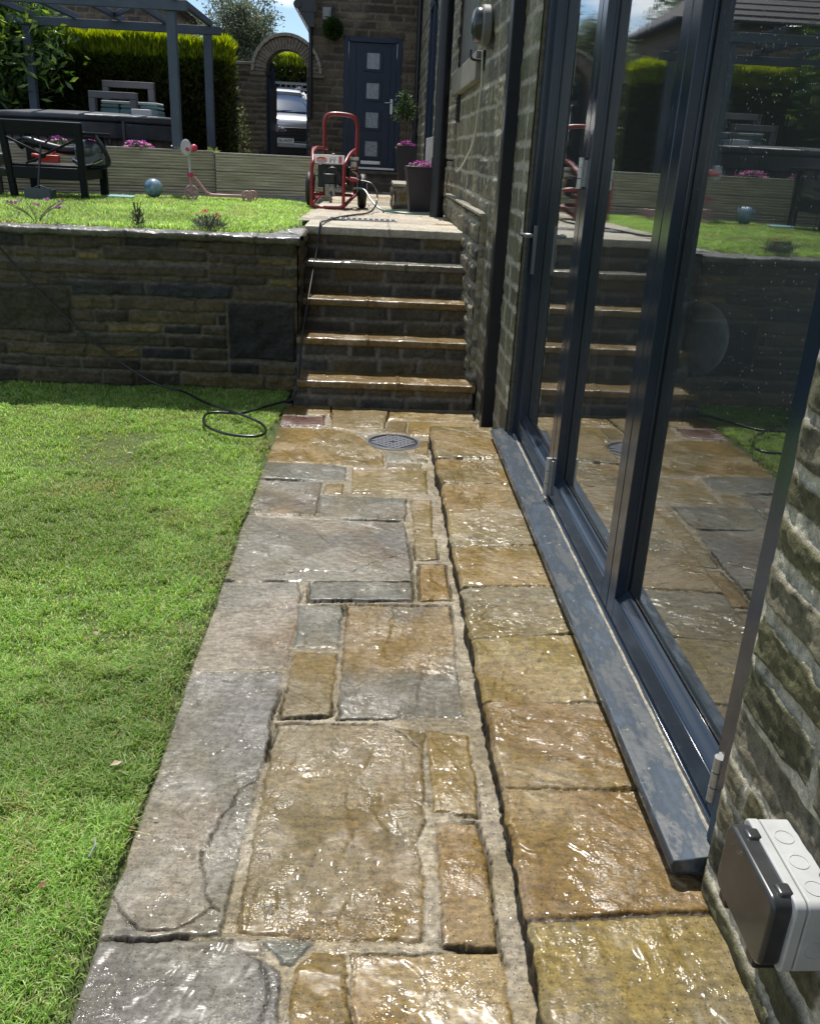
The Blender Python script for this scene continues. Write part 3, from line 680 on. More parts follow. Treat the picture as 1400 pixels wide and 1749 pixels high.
# blue composite door
bd = empty('back_door', (-.07, YB, 1.31)); H_(bd); bd.location = (-.07, YB, 1.31)
bd.parent = house; bd.matrix_parent_inverse = Matrix.Translation(house.location).inverted()
def B_(o): o.parent = bd; o.matrix_parent_inverse = Matrix.Translation((-.07, YB, 1.31)).inverted() @ Matrix(); return o
fr = MB(); fr.bb((-.57, YB - .03, 1.30), (-.49, YB + .09, 3.41)); fr.bb((.34, YB - .03, 1.30), (.42, YB + .09, 3.41)); fr.bb((-.489, YB - .03, 3.33), (.339, YB + .09, 3.41)); fr.bb((-.489, YB - .03, 1.30), (.339, YB + .09, 1.345))
B_(fr.build('door_frame', M['navy'], bevel=.004))
lf = MB(); lf.bb((-.487, YB + .015, 1.348), (.337, YB + .06, 3.327))
gx = -.068
for gz in (3.05, 2.585, 2.12, 1.655):
    for a, b, c, d in ((-.165, .165, .125, .165), (-.165, .165, -.165, -.125), (-.165, -.11, -.125, .125), (.11, .165, -.125, .125)):
        lf.bb((gx + a, YB - .005, gz + c), (gx + b, YB + .014, gz + d))
for dx in (-.36, .23): lf.bb((dx - .006, YB + .006, 1.4), (dx + .006, YB + .0148, 3.28))
B_(lf.build('door_leaf', M['navy'], bevel=.003))
M['obglass'] = mat('obscured_glass', (.30, .32, .34), .18, 0, .35, 25, .4, 90, dist=.003)
for gz in (3.05, 2.585, 2.12, 1.655):
    q = MB(); q.bb((gx - .108, YB + .004, gz - .123), (gx + .108, YB + .0125, gz + .123)); B_(q.build('glass_pane', M['obglass']))
q = MB(); q.bb((-.25, YB - .012, 1.395), (.10, YB + .012, 1.455)); q.bb((-.24, YB - .018, 1.40), (.09, YB - .012, 1.41)); B_(q.build('letter_plate', M['steel'], bevel=.004))
q = MB(); q.bb((-.48, YB - .06, 1.315), (.35, YB - .032, 1.345)); B_(q.build('threshold', M['steel']))
q = MB(); q.bb((.245, YB - .02, 2.23), (.285, YB + .014, 2.47)); q.tube([(.265, YB - .03, 2.41), (.265, YB - .06, 2.41), (.15, YB - .06, 2.405)], .010, 8); B_(q.build('handle', M['steel']))
ds = empty('door_step', (-.05, YB - .3, .95), 0, 'dark stone doorsteps below the blue back door', 'steps')
for k, (y0, z1) in enumerate(((YB - .62, 1.12), (YB - .32, 1.29))):
    q = masonry('riser', (-.62, y0, .88), (1, 0, 0), (0, 0, 1), (0, -1, 0), np.arange(0, 1.36, .03), np.arange(0, z1 - .91, .03), M['farwall'], FARSTONE, (.13, .11, .08), seed=41 + k); rel(q, ds)
    q = MB(); q.bb((-.64, y0 - .03, z1 - .05), (.75, y0 + .33, z1)); q = q.build('tread', mat('step_stone', (.13, .115, .09), .7, 0, .3, 8, .5, 40), bevel=.01); rel(q, ds)

# downpipes, window, cable, vent, lamp
def on_house(o): return rel(o, house)
q = MB(); q.bb((.716, 5.36, 0.0), (.826, 5.47, 4.3)); pn = on_house(q.build('downpipe', M['pipe'], bevel=.006))
tag(pn, 'square black downpipe next to the folding doors')
q = MB(); q.tube([(.60, 8.82, 1.05), (.60, 8.82, 4.4)], .062, 24); q.tube([(.60, 8.82, 1.50), (.60, 8.82, 1.58)], .072, 24); q.tube([(.60, 8.82, 1.05), (.60, 8.82, 1.10)], .068, 24); q.bb((.62, 8.80, 1.555), (.76, 8.84, 1.572)); q.tube([(.60, 8.82, 3.0), (.60, 8.82, 3.08)], .072, 24)
tag(on_house(q.build('downpipe', M['pipe'])), 'round black downpipe standing on the terrace')
q = MB(); q.tube([(.70, 16.90, .98), (.70, 16.90, 4.2)], .05, 14); on_house(q.build('downpipe', M['pipe']))
q = MB()
for a, b, c, d in ((12.35, 12.47, 1.33, 3.6), (14.23, 14.35, 1.33, 3.6), (13.29, 13.41, 1.33, 3.6), (12.47, 14.23, 1.33, 1.45), (12.47, 14.23, 3.48, 3.6)):
    q.bb((XF - .015, a, c), (XF + .10, b, d))
on_house(q.build('window_frame', M['navy'], bevel=.004))
q = MB(); q.bb((XF + .045, 12.47, 1.45), (XF + .055, 14.23, 3.48)); on_house(q.build('window_glass', mat('dark_glass', (.015, .02, .03), .06, 0, spec=.8)))
q = MB(); q.bb((XF - .035, 8.46, 1.88), (XF - .005, 8.62, 2.10))
for i in range(6): q.bb((XF - .045, 8.475, 1.895 + i * .033), (XF - .034, 8.605, 1.91 + i * .033))
on_house(q.build('vent', M['black']))
q = MB(); cab = spline([(XF - .05, 6.62, 2.26), (XF - .04, 6.66, 2.05), (XF - .045, 6.72, 1.86), (XF - .05, 6.78, 1.72), (XF - .055, 7.1, 1.62), (XF - .06, 7.45, 1.54), (XF - .07, 7.78, 1.485)], 8)
q.tube(cab, .006, 6); cbl = tag(q.build('cable', mat('cable_white', (.55, .53, .46), .5)), 'loose off-white cable dangling down the house wall under the round wall lamp', 'cable')
lamp = empty('wall_lamp', (XF - .03, 6.40, 2.385), 0, 'round dark wall lamp with pale rim high on the house wall', 'lamp')
q = MB(); q.cyl((.0, 0, 0), (-.065, 0, 0), .118, 32); rim = q.build('rim', mat('pale_rim', (.16, .16, .15), .5), lamp, bevel=.012)
q = MB(); q.lathe((0, 0, 0), [(.104, .0), (.104, .02), (.098, .040), (.080, .055), (.05, .063), (.01, .066)], 32)
dm = q.build('cover', mat('dark_lens', (.03, .035, .033), .22, 0, .2, 30)); dm.data.transform(Matrix.Rotation(rad(-90), 4, 'Y')); dm.data.transform(Matrix.Translation((-.06, 0, 0))); dm.parent = lamp
q = MB(); q.bb((.03, -.04, .02), (-.02, .04, -.13)); q.build('back_plate', mat('plate_grey', (.09, .09, .085), .6), lamp)
q = MB(); q.tube(spline([(XF, 6.78, 2.22), (.66, 6.78, 2.22), (.64, 6.79, 2.24), (.64, 6.81, 2.28)], 5), .009, 8); q.bb((XF - .035, 6.75, 2.16), (XF - .01, 6.81, 2.28))
tag(q.build('wall_hook', M['black']), 'small bent black metal hook under the round wall lamp', 'hook')

# ------------------------------------------------------------------ folding doors
bf = empty('bifold_door', (.84, 3.23, .10)); bf.parent = house; bf.matrix_parent_inverse = Matrix.Translation(house.location).inverted()
BF = Matrix.Translation((.84, 3.23, .10))
def D_(o): o.parent = bf; o.matrix_parent_inverse = BF.inverted(); return o
ZT = 2.65
# sill
m, n, l, p = new_mat('weathered_sill_sky_sheen')
p.inputs['Roughness'].default_value = .25
t = n.new('ShaderNodeTexNoise'); t.inputs['Scale'].default_value = 11; t.inputs['Detail'].default_value = 8; t.inputs['Roughness'].default_value = .62
tx = n.new('ShaderNodeTexCoord'); mpp = n.new('ShaderNodeMapping'); mpp.inputs['Scale'].default_value = (2.2, .6, 1); l.new(tx.outputs['Object'], mpp.inputs[0]); l.new(mpp.outputs[0], t.inputs['Vector'])
rp = n.new('ShaderNodeValToRGB'); e = rp.color_ramp.elements; e[0].position = .44; e[0].color = (.030, .040, .048, 1); e[1].position = .60; e[1].color = (.085, .105, .13, 1)  # bluish patches put the sky sheen of the water film into the colour
l.new(t.outputs['Fac'], rp.inputs[0])
t2 = n.new('ShaderNodeTexNoise'); t2.inputs['Scale'].default_value = 46; t2.inputs['Detail'].default_value = 6; l.new(tx.outputs['Object'], t2.inputs['Vector'])
r2 = n.new('ShaderNodeValToRGB'); r2.color_ramp.elements[0].position = .67; r2.color_ramp.elements[1].position = .72
l.new(t2.outputs['Fac'], r2.inputs[0]); mx = n.new('ShaderNodeMix'); mx.data_type = 'RGBA'; l.new(r2.outputs[0], mx.inputs['Factor']); l.new(rp.outputs[0], mx.inputs['A']); mx.inputs['B'].default_value = (.30, .27, .2, 1)
l.new(mx.outputs['Result'], p.inputs['Base Color'])
mr = n.new('ShaderNodeMapRange'); mr.inputs['From Min'].default_value = .42; mr.inputs['From Max'].default_value = .56; mr.inputs['To Min'].default_value = .45; mr.inputs['To Max'].default_value = .12
l.new(t.outputs['Fac'], mr.inputs[0]); l.new(mr.outputs[0], p.inputs['Roughness'])
b = n.new('ShaderNodeBump'); b.inputs['Strength'].default_value = .25; b.inputs['Distance'].default_value = .003; l.new(t2.outputs['Fac'], b.inputs['Height']); l.new(b.outputs[0], p.inputs['Normal'])
M['sill'] = m
q = MB(); q.prism([(.722, .105), (.718, .128), (.722, .140), (.828, .156), (.828, .105)], 'y', 1.54, 4.93)
D_(q.build('sill', M['sill'], bevel=.003))
q = MB(); q.bb((.738, 1.56, .05), (.84, 4.9, .104)); D_(q.build('sill_base', mat('mortar_bed', (.09, .085, .075), .8, 0, .4, 20, .8, 60)))
q = MB(); q.tube([(.829, y, .1575 + .0012 * math.sin(y * 37)) for y in np.arange(1.57, 4.85, .04)], [.0035 + .0018 * abs(math.sin(i * 2.3)) for i in range(len(np.arange(1.57, 4.85, .04)))], 6); D_(q.build('sealant', mat('dirty_sealant', (.32, .30, .24), .7, 0, .5, 60)))
# outer frame
q = MB(); q.bb((.815, 1.545, .157), (.90, 1.600, ZT)); q.bb((.815, 4.78, .157), (.90, Yjf - .002, ZT)); q.bb((.815, 1.6005, ZT - .06), (.90, 4.7795, ZT)); q.bb((.832, 1.6005, .157), (.90, 4.7795, .172))
D_(q.build('outer_frame', M['frame'], bevel=.003))
# glass: strong double-pane reflections, a little water on it
m, n, l, p = new_mat('window_pane')
n.remove(p); out = n['Material Output']
gl = n.new('ShaderNodeBsdfGlossy'); gl.inputs['Roughness'].default_value = .0; gl.inputs['Color'].default_value = (.92, .95, .94, 1)
tr = n.new('ShaderNodeBsdfTransparent'); tr.inputs['Color'].default_value = (.80, .86, .84, 1)
fz = n.new('ShaderNodeFresnel'); fz.inputs['IOR'].default_value = 1.5
tx = n.new('ShaderNodeTexCoord'); mpp = n.new('ShaderNodeMapping'); mpp.inputs['Scale'].default_value = (1, 34, 1.1); l.new(tx.outputs['Object'], mpp.inputs[0])
t = n.new('ShaderNodeTexNoise'); t.inputs['Scale'].default_value = 1.6; t.inputs['Detail'].default_value = 3; l.new(mpp.outputs[0], t.inputs['Vector'])
vo = n.new('ShaderNodeTexVoronoi'); vo.inputs['Scale'].default_value = 85; l.new(tx.outputs['Object'], vo.inputs['Vector'])
dr = n.new('ShaderNodeMapRange'); dr.inputs['From Min'].default_value = .0; dr.inputs['From Max'].default_value = .24; dr.inputs['To Min'].default_value = 1; dr.inputs['To Max'].default_value = 0; dr.interpolation_type = 'SMOOTHSTEP'
l.new(vo.outputs['Distance'], dr.inputs[0])
t3 = n.new('ShaderNodeTexNoise'); t3.inputs['Scale'].default_value = 2.3; t3.inputs['Detail'].default_value = 3; l.new(tx.outputs['Object'], t3.inputs['Vector'])
r3 = n.new('ShaderNodeMapRange'); r3.inputs['From Min'].default_value = .36; r3.inputs['From Max'].default_value = .52; l.new(t3.outputs['Fac'], r3.inputs[0])
sx = n.new('ShaderNodeSeparateXYZ'); l.new(tx.outputs['Object'], sx.inputs[0])
zr = n.new('ShaderNodeMapRange'); zr.inputs['From Min'].default_value = .35; zr.inputs['From Max'].default_value = .95; l.new(sx.outputs['Z'], zr.inputs[0])
vc = n.new('ShaderNodeSeparateColor'); l.new(vo.outputs['Color'], vc.inputs[0]); gt_ = n.new('ShaderNodeMath'); gt_.operation = 'GREATER_THAN'; gt_.inputs[1].default_value = .3; l.new(vc.outputs[0], gt_.inputs[0])
def mulm(a, b):
    q = n.new('ShaderNodeMath'); q.operation = 'MULTIPLY'; l.new(a, q.inputs[0])
    if isinstance(b, (int, float)): q.inputs[1].default_value = b
    else: l.new(b, q.inputs[1])
    return q.outputs[0]
yr = n.new('ShaderNodeMapRange'); yr.inputs['From Min'].default_value = 2.9; yr.inputs['From Max'].default_value = 2.5; l.new(sx.outputs['Y'], yr.inputs[0])
drop = mulm(mulm(mulm(mulm(dr.outputs[0], r3.outputs[0]), zr.outputs[0]), gt_.outputs[0]), yr.outputs[0])
hh = n.new('ShaderNodeMath'); hh.operation = 'ADD'; l.new(mulm(drop, 1.0), hh.inputs[0]); l.new(mulm(t.outputs['Fac'], .018), hh.inputs[1])
b = n.new('ShaderNodeBump'); b.inputs['Strength'].default_value = .9; b.inputs['Distance'].default_value = .004; l.new(hh.outputs[0], b.inputs['Height'])
l.new(b.outputs[0], gl.inputs['Normal'])
k1 = n.new('ShaderNodeMath'); k1.operation = 'MULTIPLY_ADD'; k1.inputs[1].default_value = 3; k1.inputs[2].default_value = 1; l.new(fz.outputs[0], k1.inputs[0])
k2 = n.new('ShaderNodeMath'); k2.operation = 'MULTIPLY'; k2.inputs[1].default_value = 4; l.new(fz.outputs[0], k2.inputs[0])
k3 = n.new('ShaderNodeMath'); k3.operation = 'DIVIDE'; l.new(k2.outputs[0], k3.inputs[0]); l.new(k1.outputs[0], k3.inputs[1])     # four surfaces of a sealed double pane
ms = n.new('ShaderNodeMixShader'); l.new(k3.outputs[0], ms.inputs[0]); l.new(tr.outputs[0], ms.inputs[1]); l.new(gl.outputs[0], ms.inputs[2])
# faint film of spray; drops get pale diffuse colour in place of sun glints
df = n.new('ShaderNodeBsdfDiffuse'); df.inputs['Color'].default_value = (.5, .55, .55, 1)
m2 = n.new('ShaderNodeMixShader'); l.new(ms.outputs[0], m2.inputs[1]); l.new(df.outputs[0], m2.inputs[2])
ff = n.new('ShaderNodeMath'); ff.operation = 'MULTIPLY_ADD'; ff.inputs[1].default_value = .85; ff.inputs[2].default_value = .028; l.new(drop, ff.inputs[0]); l.new(ff.outputs[0], m2.inputs[0])
l.new(m2.outputs[0], out.inputs['Surface'])
M['pane'] = m
seams = [1.602, 2.68, 3.762, 4.778]
for k in range(3):
    y0, y1 = seams[k] + .003, seams[k + 1] - .003
    q = MB(); w = .076; zb, zt = .174, ZT - .064
    q.bb((.84, y0, zb), (.915, y0 + w, zt)); q.bb((.84, y1 - w, zb), (.915, y1, zt)); q.bb((.84, y0 + w, zb), (.915, y1 - w, zb + .085)); q.bb((.84, y0 + w, zt - .09), (.915, y1 - w, zt))
    # glazing bead, chamfered towards the pane
    for (a, b_) in ((zb + .085, 1), ):
        q.prism([(.846, a), (.882, a + .001), (.882, a + .034), (.872, a + .026), (.860, a + .006)], 'y', y0 + w, y1 - w)
    q.bb((.872, y0 + w, zb + .09), (.882, y0 + w + .007, zt - .09)); q.bb((.872, y1 - w - .007, zb + .09), (.882, y1 - w, zt - .09))
    lfm = D_(q.build('door_leaf', M['frame'], bevel=.0025))
    q = MB(); q.add([(.884, y0 + .07, zb + .08), (.884, y1 - .07, zb + .08), (.884, y1 - .07, zt - .08), (.884, y0 + .07, zt - .08)], [(0, 3, 2, 1)])
    D_(q.build('glass_pane', M['pane'], smooth=False, fixn=False))
def hinge(y, z0, z1):
    q = MB(); n_ = 3; h = (z1 - z0) / n_
    for i in range(n_): q.tube([(.826, y, z0 + i * h + .002), (.826, y, z0 + (i + 1) * h - .002)], .0135, 14)
    q.bb((.834, y - .030, z0 + .01), (.8405, y + .030, z1 - .01))
    D_(q.build('hinge', mat('hinge_grey', (.42, .42, .41), .35, .6, .2, 80)))
hinge(3.765, 1.50, 1.62); hinge(3.765, .178, .36); hinge(1.632, .235, .36)
q = MB(); q.bb((.828, 4.70, 1.05), (.8405, 4.735, 1.29)); q.tube([(.835, 4.717, 1.24), (.79, 4.717, 1.24), (.78, 4.73, 1.24), (.778, 4.81, 1.238)], .011, 10)
D_(q.build('handle', mat('handle_grey', (.16, .17, .18), .3, .7)))
# sockets box
sb = empty('outdoor_socket', (XW - .012, 1.175, .418), 0, 'grey outdoor socket box with smoked cover on the stone wall by the doors', 'socket')
bw, bh = .108, .076
m_b = mat('box_grey', (.42, .43, .42), .4, 0, .12, 12); m_c = mat('smoked_cover', (.03, .032, .034), .30, 0, .35, 14, coat=.1)
def rrect(w, h, r, n=6):
    o = []
    for cx, cy, a0 in ((w - r, h - r, 0), (-w + r, h - r, 90), (-w + r, -h + r, 180), (w - r, -h + r, 270)):
        for i in range(n + 1):
            a = rad(a0 + 90 * i / n); o.append((cx + r * math.cos(a), cy + r * math.sin(a)))
    return o
q = MB(); q.prism(rrect(bw, bh, .016), 'x', 0.02, -.046); q.build('box_body', m_b, sb, bevel=.003)
q = MB(); q.prism(rrect(bw + .001, bh + .001, .017), 'x', -.048, -.068); q.build('box_rim', m_b, sb, bevel=.003)
q = MB(); q.prism(rrect(bw - .008, bh - .002, .022), 'x', -.066, -.103); q.bb((-.060, -.085, bh + .003), (-.088, -.055, bh - .01)); q.bb((-.060, .045, bh + .003), (-.088, .075, bh - .01)); q.build('cover', m_c, sb, bevel=.012, seg=4)
for yy in (-.068, -.008, .052):
    q = MB(); q.lathe((-.020, yy, bh), [(.0175, -.002), (.0175, .0012), (.0155, .0012), (.0155, .0002), (.001, .0002)], 24); q.build('knockout', m_b, sb)
q = MB(); q.lathe((0, 0, 0), [(.0175, -.002), (.0175, .0012), (.0155, .0012), (.0155, .0002), (.001, .0002)], 24); kk = q.build('knockout', m_b, sb)
kk.data.transform(Matrix.Rotation(rad(90), 4, 'X')); kk.data.transform(Matrix.Translation((-.02, -bw, -.02)))
for yy in (.07, -.06):
    q = MB(); q.bb((-.050, yy - .017, -bh + .004), (-.098, yy + .017, -bh - .022)); q.build('clip', M['black'], sb, bevel=.005)
# room behind the glass
rm = MB(); x0, x1, y0, y1, z0, z1 = .93, 5.2, 1.2, 5.6, .11, 2.75
m_room = mat('room_paint', (.24, .24, .23), .7, 0, .1, 2); m_fl = mat('room_floor', (.07, .06, .05), .4, 0, .2, 5)
for a, b_ in (((x1, y0, z0), (x1 + .1, y1, .8)), ((x1, y0, 2.4), (x1 + .1, y1, z1)), ((x0, y0 - .1, z0), (x1, y0, z1)), ((x0, y1, z0), (x1, y1 + .1, z1)), ((x0, y0, z1), (x1, y1, z1 + .1))): rm.bb(a, b_)  # far wall left open at mid height, an unseen gap added for daylight
on_house(rm.build('room_wall', m_room, smooth=False)); q = MB(); q.bb((.917, 1.3, z0 - .1), (x1, y1, z0 + .04)); on_house(q.build('room_floor', m_fl, smooth=False))
lp = empty('floor_lamp', (1.02, 2.755, .15), 0, 'pale round globe lamp on a thin stand indoors behind the glass', 'lamp')
q = MB(); q.ball((0, 0, .95), .105, 24, 14, (1, 1, 1.15)); q.build('globe', mat('paper_globe', (.82, .84, .86), .7, 0, .2, 14, .5, 30), lp)
q = MB(); q.tube([(0, 0, 0), (0, 0, .78)], .012, 8); q.lathe((0, 0, 0), [(.13, 0), (.13, .02), (.02, .03)], 20); q.build('stand', M['black'], lp)
q = MB()
for i in range(24):
    yy = 3.80 + i * .010; q.tube([(.97 + .018 * math.sin(i * 1.7), yy, .16), (.97 + .018 * math.sin(i * 1.7 + .3), yy, 2.6)], .0085, 6)
tag(q.build('curtain', mat('pale_curtain', (.36, .40, .37), .8)), 'pale gathered curtain hanging indoors behind the middle pane', 'curtain')

# ------------------------------------------------------------------ vegetation
def blades(name, P, h, w, C, m, lean=.5, seed=1, parent=None, up=None):
    """grass blades: P (n,3) roots, h, w arrays; each blade bends over"""
    R = np.random.RandomState(seed); n = len(P)
    a = R.rand(n) * 2 * np.pi; d = np.stack([np.cos(a), np.sin(a), np.zeros(n)], -1)
    s = np.stack([-np.sin(a), np.cos(a), np.zeros(n)], -1)
    ln = (lean * (.3 + R.rand(n)))[:, None]; h = h[:, None]; w = w[:, None]; z = np.array([0, 0, 1.])
    m1 = P + z * h * .55 + d * h * ln * .35; tp = P + z * h * (1 - .25 * ln) + d * h * ln * 1.0
    V = np.stack([P - s * w, P + s * w, m1 + s * w * .8, m1 - s * w * .8, tp], 1).reshape(-1, 3)
    b = np.arange(n)[:, None] * 5
    F = np.concatenate([b + [[0, 1, 2]], b + [[0, 2, 3]], b + [[3, 2, 4]]])
    CC = np.repeat(C[:, None], 5, 1); CC[:, 0] *= .8; CC[:, 1] *= .8; CC[:, 4] *= 1.1
    return np_mesh(name, V, F, m, parent, C=CC.reshape(-1, 3), smooth=False)

def grass_cols(n, X, Y, R, seed, dry=.1):
    base = np.array([(.22, .385, .07), (.29, .46, .105), (.16, .30, .06), (.44, .54, .24)])
    c = base[R.randint(0, 4, n)] * (.8 + .4 * R.rand(n))[:, None]
    pt = sstep(fbm(X * 1.4, Y * 1.4, seed, 4), -.3, .35)[:, None]; c = c * (.80 + .38 * pt)
    straw = R.rand(n) < dry + .35 * sstep(fbm(X * 2.4, Y * 2.4, seed + 4, 4), .22, .5)
    c[straw] = np.array((.40, .35, .17)) * (.6 + .7 * R.rand(straw.sum()))[:, None]
    return c

R = np.random.RandomState(3)
# lower lawn, densest close to the camera
parts_ = []
for (xa, xb, ya, yb, n) in ((-2.0, -.5, .9, 2.6, 215000), (-2.4, -.5, 2.6, 4.4, 120000), (-3.2, -.5, 4.4, 6.2, 90000), (-5, -2.0, -1, 2.6, 75000), (-5.5, -2.4, 2.6, 6.2, 75000), (-2, -.55, -1.5, .9, 16000)):
    parts_.append(np.stack([R.uniform(xa, xb, n), R.uniform(ya, yb, n)], -1))
XY = np.concatenate(parts_)
# trim by the wandering turf edge and thin out the worn patches
edge = -.545 - .014 * (1 + fbm(XY[:, 1] * 5, XY[:, 1] * 0, 88, 4)) - .03 * sstep(fbm(XY[:, 1] * 1.5, XY[:, 1] * 0 + 4, 89, 3), .1, .5)
worn = sstep(fbm(XY[:, 0] * 2.2, XY[:, 1] * 2.2, 301, 4), .12, .42)
clump = sstep(fbm(XY[:, 0] * 16, XY[:, 1] * 16, 303, 3), -.55, .2)
keep = (XY[:, 0] < edge) & (R.rand(len(XY)) > .75 * sstep(XY[:, 0], -.66, -.56) * sstep(fbm(XY[:, 0] * 4, XY[:, 1] * 2.2, 305, 4), -.25, .2)) & (R.rand(len(XY)) > worn * .72) & (R.rand(len(XY)) < .45 + .55 * clump)
XY = XY[keep]; worn = worn[keep]; clump = clump[keep]; n = len(XY)
far = np.clip(XY[:, 1] / 6, .2, 1)
hh_ = (.012 + .017 * R.rand(n)) * (.7 + .6 * clump) * (1 - .35 * worn); tall = R.rand(n) < .025; hh_[tall] *= 1.7
ww = .0008 + .0009 * R.rand(n) + .0009 * far; ww[XY[:, 0] < -2.2] *= 2.0
Z = -.012 + .016 * fbm(XY[:, 0] * 1.5, XY[:, 1] * 1.5, 5, 4)
C = grass_cols(n, XY[:, 0], XY[:, 1], R, 310, .10); C[:, 0] += .03 * worn
tag(blades('grass', np.column_stack([XY, Z]), hh_, ww, C, M['grass'], 1.0, 4), kind='stuff')
# coarse weedy tufts along the edge
n = 9000; y_ = R.uniform(.8, 6.1, n); x_ = -.57 - np.abs(R.normal(0, .07, n)); k = sstep(fbm(x_ * 3, y_ * 3, 330, 3), 0, .3) > R.rand(n); x_, y_ = x_[k], y_[k]; n = len(x_)
tag(blades('rough_grass', np.column_stack([x_, y_, np.full(n, -.02)]), .03 + .035 * R.rand(n), .0014 + .001 * R.rand(n), grass_cols(n, x_, y_, R, 340, .3), M['grass'], 1.3, 5), kind='stuff')
# upper lawn
n = 150000; X_ = R.uniform(-5.2, -.5, n); Y_ = R.uniform(6.32, 11.9, n)
def lawn_r(y): return -.60 - .0 * y - .10 * sstep(y, 8.5, 10.5)
edge = np.interp(Y_, [6.3, 6.7, 7.6, 10.3, 12], [-.74, -.60, -.55, -.62, -1.6]) + .02 * fbm(Y_ * 5, Y_ * 0, 98, 3)
def sleeper_y(x): return np.interp(x, [-9, -3.9, -1.85, -.64], [7.2, 9.95, 11.35, 11.75])
k = (X_ < edge) & (Y_ < sleeper_y(X_) - .10); X_, Y_ = X_[k], Y_[k]; n = len(X_)
Z_ = TE - .035 - .008 * (Y_ - 6.3) + .014 * fbm(X_ * 1.3, Y_ * 1.3, 6, 4)
C = grass_cols(n, X_, Y_, R, 350, .03) * 1.05
tag(blades('grass', np.column_stack([X_, Y_, Z_]), .025 + .03 * R.rand(n), .0028 + .0020 * R.rand(n), C, M['grass'], .8, 6), kind='stuff')

def leaves(name, P, L, W, C, m, dirs=None, spread=1.0, seed=1, parent=None, fold=.25):
    """leaf-shaped quads (two triangles folded along the midrib)"""
    R = np.random.RandomState(seed); n = len(P)
    if dirs is None: dirs = R.normal(size=(n, 3))
    d = dirs + spread * R.normal(size=(n, 3)); d /= np.linalg.norm(d, axis=1)[:, None] + 1e-9
    q = R.normal(size=(n, 3)); s = np.cross(d, q); s /= np.linalg.norm(s, axis=1)[:, None] + 1e-9; u = np.cross(s, d)
    L = np.broadcast_to(L, n)[:, None]; W = np.broadcast_to(W, n)[:, None]
    a = P; b = P + d * L * .5 + s * W + u * W * fold; c = P + d * L; e = P + d * L * .5 - s * W + u * W * fold
    V = np.stack([a, b, c, e], 1).reshape(-1, 3); k = np.arange(n)[:, None] * 4
    F = np.concatenate([k + [[0, 1, 2]], k + [[0, 2, 3]]])
    return np_mesh(name, V, F, m, parent, C=np.repeat(C[:, None], 4, 1).reshape(-1, 3), smooth=False)

def lc(n, pal, R, v=.35):
    P = np.array(pal); return P[R.randint(0, len(P), n)] * (1 - v + 2 * v * R.rand(n))[:, None]

M['wood'] = mat('bark', (.09, .07, .05), .9, 0, .4, 12, .8, 40)
M['wood_dark'] = mat('dark_stems', (.03, .025, .018), .95, 0, .4, 12)
def hedge(root_name, label, x0, x1, y0, y1, z0, z1, n, seed, pal, big=1.0, group=None):
    R = np.random.RandomState(seed)
    t = empty(root_name, ((x0 + x1) / 2, (y0 + y1) / 2, z0), 0, label, 'hedge', group)
    cx, cy = t.location.x, t.location.y; w, d, h = (x1 - x0) / 2, (y1 - y0) / 2, z1 - z0
    # points near the faces of the block, plus some inside
    f = R.rand(n); P = np.stack([R.uniform(-w, w, n), R.uniform(-d, d, n), h * (1 - R.rand(n) ** 1.3)], -1)
    fr_ = f < .46; P[fr_, 1] = -d + .14 * np.abs(R.normal(size=fr_.sum())); rt = (f > .46) & (f < .56); P[rt, 0] = w - .12 * np.abs(R.normal(size=rt.sum()))
    tp = f > .66; P[tp, 2] = h - .16 * np.abs(R.normal(size=tp.sum()))
    bump = .10 * fbm(P[:, 0] * 2.2 + 9, P[:, 2] * 2.2, seed, 3); P[:, 1] += bump
    P[:, 2] += .08 * fbm(P[:, 0] * 3 + 5, P[:, 1] * 3, seed + 2, 3) * (P[:, 2] > h * .8)
    P[:, 2] = np.maximum(P[:, 2], .05)
    out = np.stack([P[:, 0] / w * .3, np.where(P[:, 1] < 0, -.7, .5), .5 + 1.4 * (P[:, 2] > h - .22)], -1)
    Ls = (.07 + .06 * R.rand(n)) * big; Ls[P[:, 2] > h - .12] *= 1.5
    C = lc(n, pal, R) * .75; top = (P[:, 2] > h - .22); C[top] = C[top] * np.array((3.9, 3.6, 1.3))  # sunlight on the hedge top is painted into its leaf colours
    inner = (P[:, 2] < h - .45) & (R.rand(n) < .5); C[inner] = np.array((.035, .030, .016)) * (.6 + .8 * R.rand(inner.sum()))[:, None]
    leaves('foliage', P, Ls, .010 * big + .007 * R.rand(n) * big, C, M['leaf'], out, .45, seed, t)
    q = MB(); r = random.Random(seed)
    k = int((x1 - x0) / .28)
    for i in range(k):
        xx = -w + (i + .5) * 2 * w / k + r.uniform(-.08, .08); yy = r.uniform(-.5, .3) * d
        q.tube(spline([(xx, yy, 0), (xx + r.uniform(-.1, .1), yy, h * .5), (xx + r.uniform(-.1, .1), yy, h * .85)], 3), [.03 * (1 - i_ / 8) for i_ in range(7)], 5)
    q.bb((-w * .97, -d * .35, .05), (w * .97, d * .6, h - .30))
    q.build('stems', M['wood_dark'], t); return t

CONI = [(.07, .105, .018), (.09, .13, .02), (.055, .085, .018), (.11, .145, .022)]
hedge('conifer_hedge', 'clipped conifer hedge with sunlit top painted yellow-green behind the pergola', -5.6, -2.20, 14.45, 15.5, 1.05, 2.93, 60000, 51, CONI)
hedge('conifer_hedge', 'bright conifer hedge seen through the stone arch behind the cars', -7.5, 1.5, 30, 31.2, 1.1, 4.05, 42000, 52, CONI, 2.0)

